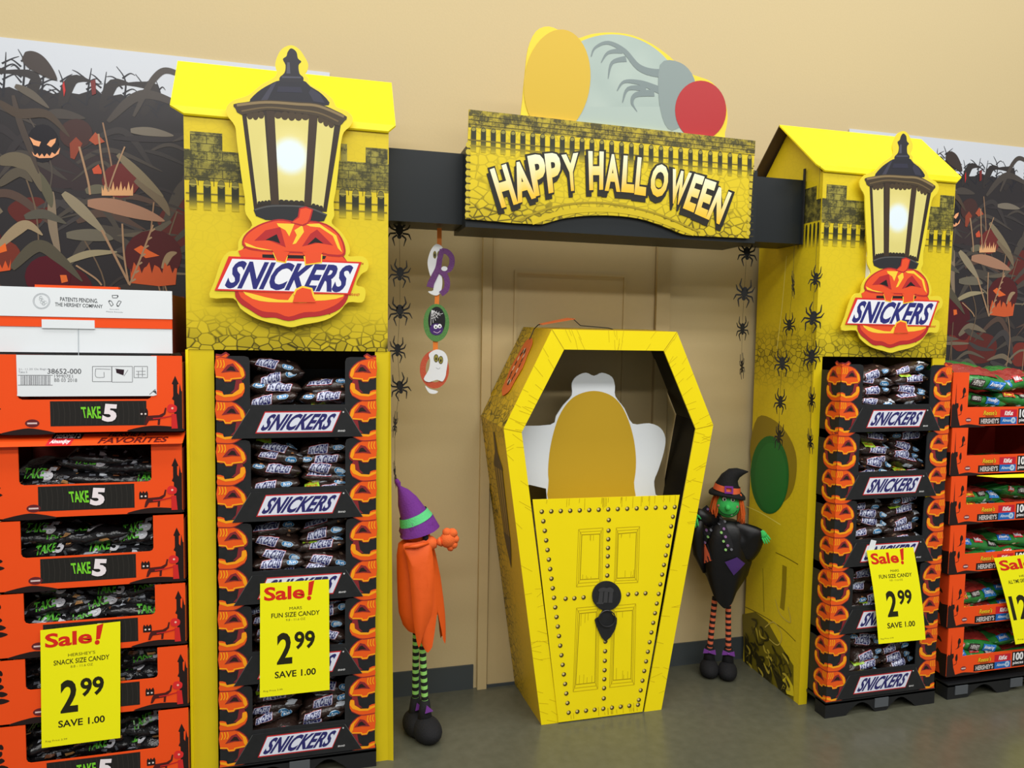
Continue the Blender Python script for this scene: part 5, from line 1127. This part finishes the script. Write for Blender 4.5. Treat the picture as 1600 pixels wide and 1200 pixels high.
# ---- witch with green face, right of the coffin
YWd = -.14
def PW(x, y, dy=0): return at(x, y, YWd+dy)
wd = thing('witch_doll', 'green-faced witch doll in black hat and robe standing beside the coffin', 'doll', (PW(1130, 900).x, YWd, 0))
hc = PW(1137, 786); hr = .061
hd = MB().ball(hc, (hr, hr*.95, hr*1.04), 28, 18).build('head', FGRN, wd, sm=True)
def face(dx, dz, r=1.0): q = max(0, 1-(dx/hr)**2-(dz/(hr*1.04))**2); return Vector((hc.x+dx, hc.y-hr*.95*sqrt(q)*r, hc.z+dz))
MB().ball(face(-.002, -.006)+Vector((0, -.006, 0)), (.012, .014, .013), 14, 10).build('nose', FGRN, hd, sm=True)
for sx in (-.018, .019):
    e = MB().ball(face(sx, .028)+Vector((0, .001, 0)), (.0125, .006, .0125), 16, 10).build('eye', mat('black_bead', (16, 16, 18), .25), hd, sm=True)
    MB().ball(face(sx, .028)+Vector((0, -.003, 0)), (.0098, .0045, .0098), 14, 8).build('eye_white', mat('white_bead', (236, 238, 236), .3), e, sm=True); MB().ball(face(sx, .027)+Vector((.001, -.006, 0)), (.0052, .003, .0055), 12, 8).build('pupil', mat('black_bead', (16, 16, 18), .25), e, sm=True)
MB().tube([face(.042*sin(k), -.012-.030*cos(k)*1.0)+Vector((0, -.0012, 0)) for k in [(-1.35+2.7*i/16) for i in range(17)]], .0014, 6).build('mouth', FBLK, hd)
MB().ball(face(.017, -.041), (.005, .002, .003), 8, 6).build('tooth', WHT, hd); 
for sx in (-.042, .040): MB().ball(face(sx, -.004), (.007, .003, .006), 10, 6).build('cheek', felt('pink_felt', (190, 120, 110)), hd, sm=True)
for k in range(4): pass
el = MB()
for k in range(3): el.tube([face(-.026-.003*k, .036+.003*k), face(-.032-.003*k, .040+.004*k)+Vector((0, -.003, 0))], .0008, 5)
el.build('eyelashes', FBLK, hd)
hm = MB(); Rh = random.Random(9)
for sg, x_, n_ in ((-1, 1112, 22), (1, 1163, 26)):
    for k in range(n_):
        top = hc+Vector((sg*hr*(.62+.3*Rh.random()), -.03+.07*Rh.random(), .045+.01*Rh.random())); L = .12*Rh.uniform(.8, 1.05) if sg < 0 else .155*Rh.uniform(.75, 1.05)
        ox = sg*Rh.uniform(.004, .022)
        hm.tube([top, top+Vector((ox*.8, -.012*Rh.random(), -L*.35)), top+Vector((ox*1.3, -.01*Rh.random(), -L*.7)), top+Vector((ox*.9+sg*Rh.uniform(-.01, .012), -.012, -L))], [.0035, .004, .0035, .002], 6)
hm.build('hair', mat('orange_yarn', (214, 96, 32), .8, bump=.3, bscale=200), hd, sm=True)
# hat: curled brim, bent crown, band and buckle
bc = PW(1136, 765); ax = Vector((.10, -.10, 1)).normalized()
bm_ = MB(); bb = len(bm_.v); S_ = 36
prof = [(.30, .02), (.70, .012), (.95, .0), (1.05, -.006), (1.05, -.014), (.92, -.012), (.30, -.006)]
for r_, h_ in prof:
    for j in range(S_):
        an = 2*pi*j/S_; curl = -.020*(abs(cos(an))**2)*(r_-.3)+.012*(-cos(an))*(r_-.3); bm_.v.append(bc+Vector((.080*r_*cos(an), .068*r_*sin(an), h_*.9+curl-.012*sin(-an)*(r_-.3)))); bm_.c.append(None)
for i in range(len(prof)):
    for j in range(S_): i2 = (i+1) % len(prof); bm_.f.append((bb+i*S_+j, bb+i*S_+(j+1) % S_, bb+i2*S_+(j+1) % S_, bb+i2*S_+j))
wh = bm_.build('hat', FBLK, wd, sm=True)
crp = [PW(x, y, .0) for x, y in ((1136, 766), (1137, 757), (1140, 748), (1145, 741), (1152, 737), (1160, 735), (1166, 734))]
MB().tube(crp, [.060, .055, .044, .034, .022, .010, .002], 24).build('crown', FBLK, wh, sm=True)
ba, bz = PW(1135.5, 766.5), PW(1137, 757.5); MB().tube([ba, bz], [.0635, .0585], 28, cap=False).build('hat_band', mat('orange_band', (232, 104, 58), .7), wh, sm=True)
bk = MB(); bq = PW(1138, 761)+Vector((0, -.0635, 0))
ringpanel(bk, bq.x-.019, bq.x+.019, bq.z-.016, bq.z+.016, .007, bq.y-.004, bq.y+.004); bk.build('buckle', mat('purple_felt_bright', (130, 50, 150), .8), wh)
# robe
zN, zH_ = PW(1135, 812).z, PW(1131, 945).z; cxr = PW(1135, 850).x
rr = [(zN, cxr, YWd, .042, .04), (zN-.02, cxr-.004, YWd, .085, .06), (zN-.06, cxr-.012, YWd, .112, .07), (zN-.12, cxr-.012, YWd, .120, .075), (zN-.19, cxr-.008, YWd, .120, .078), (zN-.25, cxr-.004, YWd, .100, .076), (zN-.30, cxr-.002, YWd, .070, .068)]
hemf = lambda a: -.078*max(0, cos(a+pi/2))**2+.02*abs(cos(a))
rm = MB(); robe(rm, rr, 44, hemf, .07, 6, .6); rb_ = rm.build('robe', SATB, wd, sm=True)
# sleeves: bat wing on the right, hanging sleeve on the left
sl = MB(); pts_ = T(YWd-.03, [(1150, 815), (1172, 814), (1192, 821), (1192, 838), (1185, 858), (1172, 872), (1152, 862), (1146, 838)])
c_ = (sum(p[0] for p in pts_)/8, sum(p[1] for p in pts_)/8); sp2 = smooth(pts_, 4)
for sgn in (1, -1):
    b0 = len(sl.v); lv = [1.0, .85, .6, .3]
    for r_ in lv:
        for u, v in sp2: sl.v.append(Vector((c_[0]+(u-c_[0])*r_, YWd-.03-sgn*.026*sqrt(1-r_*r_)-.006*sin(18*(u-v)), c_[1]+(v-c_[1])*r_))); sl.c.append(None)
    sl.v.append(Vector((c_[0], YWd-.03-sgn*.028, c_[1]))); sl.c.append(None); n_ = len(sp2)
    for i in range(3):
        for j in range(n_): sl.f.append((b0+i*n_+j, b0+i*n_+(j+1) % n_, b0+(i+1)*n_+(j+1) % n_, b0+(i+1)*n_+j))
    for j in range(n_): sl.f.append((b0+3*n_+j, b0+3*n_+(j+1) % n_, b0+4*n_))
sl.build('sleeve', SATB, wd, sm=True)
s2 = MB(); s2.tube([PW(1120, 818, -.01), PW(1111, 813, -.05), PW(1106, 808, -.08)], [(.03, .035), (.03, .03), (.024, .022)], 14).tube([PW(1108, 815, -.06), PW(1103, 840, -.06), PW(1104, 870, -.05), PW(1110, 900, -.04)], [(.02, .02), (.035, .03), (.03, .025), (.008, .008)], 14); s2.build('sleeve', SATB, wd, sm=True)
h1 = MB(); hand(h1, PW(1191, 822, -.04), PW(1202, 838, -.05)-PW(1190, 820, -.04), (0, -1, 0), .062, .3, .1, 4, -1); h1.build('hand', FGRN, wd, sm=True)
h2 = MB(); hand(h2, PW(1106, 808, -.10), Vector((.006, -.01, -.07)), (0, -1, 0), .068, .3, .1, 4, 1); h2.ball(PW(1106, 800, -.10), (.014, .012, .014), 12, 8); h2.build('hand', FGRN, wd, sm=True)
# patches and dotted scarf laid on the robe
def rsurf(u, v, h):
    t = min(max((zN-v)/.30, 0), .999)*6; i = 0
    for i in range(6):
        if rr[i+1][0] <= v: break
    f = min(max((rr[i][0]-v)/(rr[i][0]-rr[i+1][0]), 0), 1); cx = rr[i][1]*(1-f)+rr[i+1][1]*f; rx = rr[i][3]*(1-f)+rr[i+1][3]*f; ry = rr[i][4]*(1-f)+rr[i+1][4]*f
    return (u, YWd-ry*1.075*sqrt(max(.02, 1-min(.98, ((u-cx)/rx)**2)))-h-.002, v)
pa = Art(rsurf, .0012); tw = lambda pts: T(YWd-.07, zo(6.664, 1080, 720)(pts))
zw = zo(3.16, 1060, 700); tw2 = lambda pts: T(YWd-.07, zw(pts))
pa.quadgrid(tw2([(150, 515), (180, 495), (212, 565), (165, 600)]), 6, 6, (214, 96, 60), 1)
for k in range(3): pa.stroke(tw2([(156+k*17, 512-k*10), (188+k*11, 588-k*12)]), .006, (26, 24, 26), 2)
pa.quadgrid(tw2([(270, 560), (325, 530), (362, 560), (310, 620)]), 6, 6, (66, 36, 104), 1)
for pts in ([(240, 545), (285, 600), (305, 640), (285, 740), (245, 840), (225, 900)], [(330, 590), (390, 640), (430, 720), (460, 800), (490, 900)]): pa.stroke(tw(pts), .030, (30, 30, 34), 1, 6)
Rd = random.Random(4)
for x, y, c in ((275, 562, 1), (292, 600, 2), (335, 680, 0), (400, 630, 2), (385, 675, 2), (405, 755, 0), (445, 790, 1), (425, 838, 0), (465, 875, 1), (445, 920, 0), (305, 755, 2), (275, 828, 0), (245, 895, 1), (298, 700, 1), (440, 650, 2), (350, 600, 1), (430, 715, 1), (500, 910, 2), (260, 770, 1)): pa.poly(tw(ell(x, y, 13, 14, 12)), ((150, 206, 120), (150, 110, 160), (110, 112, 120))[c], 3)
pa.build('patch_print', rb_, CLOTH)
for i, (p0, p1) in enumerate(((PW(1118, 935), PW(1110, 1018)), (PW(1137, 935), PW(1137, 1014)))):
    m = MB(); stripes(m, p0, p1, .0135, 18, (224, 112, 74), (28, 24, 26)); lg = m.build('leg', CLOTH, wd)
    bt_ = boot('boot', (p1.x, YWd+.02, 0), .104, FBLK, wd, (.05*(-1)**i, -1, 0))
    MB().tube([p1+Vector((0, 0, .01)), Vector((p1.x, YWd+.012, .045))], [.02, .03], 14).build('ankle_cuff', FBLK, bt_, sm=True)
    bw = MB(); q = p1+Vector((0, -.022, -.004))
    for sg in (1, -1): bw.slab([(q.x, q.z+.004), (q.x+sg*.026, q.z+.013), (q.x+sg*.03, q.z-.008), (q.x, q.z-.004)], q.y-.006, q.y)
    bw.ball(q+Vector((0, -.004, 0)), (.006, .006, .006), 10, 6); bw.build('bow', mat('purple_ribbon', (120, 60, 150), .5), bt_)

wd.rotation_euler.z = radians(-30); wd.scale = (.93, .93, 1)
# ---- doll seen from behind, beside the left tower
YL = -.29
def PL(x, y, dy=0): return at(x, y, YL+dy)
ld = thing('scarecrow_doll', 'orange-robed doll with purple hat turned away, beside the left tower', 'doll', (PL(660, 1000).x, YL, 0))
zl = zo(988/140, 590, 730); pl = lambda x, y, dy=0: PL(*zl([(x, y)])[0], dy)
lh = MB().ball(pl(445, 720), (.046, .046, .045), 20, 14).build('head', FORG, ld, sm=True)
def lump(o, amp, sc_=30):
    for v in o.data.vertices:
        n_ = noise.noise(v.co*sc_+Vector((3, 1, 7))); v.co += v.normal*n_*amp
ph_ = MB(); ph_.tube([pl(205, 135), pl(222, 180), pl(238, 215), pl(280, 285), pl(330, 370), pl(385, 490), pl(420, 575), pl(440, 640), pl(450, 690)], [.006, .010, .007, .024, .036, .048, .060, .067, .066], 26)
hh = ph_.build('hat', FPUR, ld, sm=True); lump(hh, .006)
gb = MB(); gb.tube([pl(392, 505), pl(425, 585)], [.0535, .064], 30, cap=False); o_ = gb.build('hat_band', felt('mint_felt', (92, 208, 130)), hh, sm=True)
br_ = MB(); br_.tube([pl(425, 590), pl(452, 660), pl(462, 705)], [(.062, .062), (.075, .07), (.080, .072)], 30, cap=False); o_ = br_.build('brim', FPUR, hh, sm=True); lump(o_, .007, 40)
dz_ = lambda x, y: PL(x, y).z
zt = pl(400, 830).z; cx0 = pl(440, 850).x
z25 = zo(2.5, 580, 700); P25 = lambda x, y, dy=0: PL(*z25([(x, y)])[0], dy)
def rr2(y, xl_, xr_, ry): a, b = P25(xl_, y), P25(xr_, y); return ((a.z+b.z)/2, (a.x+b.x)/2, YL, (b.x-a.x)/2, ry)
rings = [rr2(355, 125, 225, .03), rr2(372, 105, 240, .045), rr2(420, 98, 252, .055), rr2(500, 98, 268, .065), rr2(580, 100, 278, .07), rr2(640, 105, 284, .072), rr2(690, 122, 286, .07), rr2(715, 140, 286, .068)]
def hem2(a):
    c = cos(a); f = -sin(a)
    return -.045*max(0, 1-abs(c-.92)*6)-.055*max(0, 1-abs(c+.05)*1.6)*max(f, 0)+.10*max(0, 1-abs(c-.52)*3.2)+.02*max(0, -c)
rm = MB(); robe(rm, rings, 64, hem2, .07, 5, 1.0); lr = rm.build('robe', SATO, ld, sm=True)
# front fold of the cape
fd = MB(); fp = smooth([z25([p])[0] for p in [(128, 382), (180, 374), (232, 362), (240, 400), (245, 470), (242, 560), (236, 640), (205, 720), (185, 778), (168, 700), (158, 600), (150, 500), (138, 430)]], 3)
pk = [at(x, y, YL-.075) for x, y in fp]; cz = sum((p for p in pk), Vector())/len(pk)
for r_, dy in ((1, 0), (.8, -.010), (.5, -.015)):
    for p in pk: q = cz+(p-cz)*r_; fd.v.append(q+Vector((0, dy+.03*((q.z-cz.z)/.15)*(.6 if q.z > cz.z else .1), 0))); fd.c.append(None)
n_ = len(pk)
for i in range(2):
    for j in range(n_): fd.f.append((i*n_+j, i*n_+(j+1) % n_, (i+1)*n_+(j+1) % n_, (i+1)*n_+j))
fd.f.append(tuple(2*n_+j for j in range(n_)))
fd.build('cape_fold', SATO, ld, sm=True)
MB().tube([pl(300, 885, -.07), pl(430, 870, -.075), pl(560, 835, -.06)], [.004, .008, .006], 10).build('collar', SATO, ld, sm=True)
MB().tube([pl(520, 830, -.03), pl(600, 840, -.04), pl(655, 845, -.045)], [.030, .026, .014], 14).build('sleeve', FORG, ld, sm=True)
hnd = MB(); pc = pl(775, 800, -.05); hnd.ball(pc, (.030, .024, .030), 18, 12)
for x, y, r_ in ((760, 690, .015), (845, 700, .016), (880, 790, .014), (855, 870, .014), (810, 905, .012)): q = pl(x, y, -.05); hnd.tube([pc.lerp(q, .3), pc.lerp(q, .8), q, q+(q-pc)*.15], [r_*1.1, r_*1.1, r_, r_*.4], 12)
hnd.tube([pl(655, 830, -.048), pl(700, 820, -.05)], [.010, .02], 12); hnd.build('hand', FORG, ld, sm=True)
MB().ball(pl(530, 780, -.05), (.011, .010, .014), 10, 8).build('hair_tuft', FBLK, ld)
for i, (a_, b_, dy) in enumerate((((650, 985), (649, 1094), .02), ((659, 985), (664, 1098), -.03))):
    p0, p1 = PL(*a_, dy), PL(*b_, dy); m = MB(); stripes(m, p0, p1, .0125, 20, (150, 216, 110), (26, 26, 26)); m.build('leg', CLOTH, ld)
    bo_ = boot('boot', (p1.x-.004, YL+dy+.01, 0), .118, FBLK, ld, (.35, -1, 0))
    MB().tube([p1+Vector((0, 0, .012)), Vector((p1.x, YL+dy-.005, .05))], [.017, .03], 14).build('ankle_cuff', FBLK, bo_, sm=True)
    q = p1+Vector((.008, -.03, -.01)); MB().slab([(q.x-.006, q.z+.016), (q.x+.018, q.z-.008), (q.x-.012, q.z-.014)], q.y-.004, q.y).build('bow', mat('purple_ribbon', (120, 60, 150), .5), bo_)
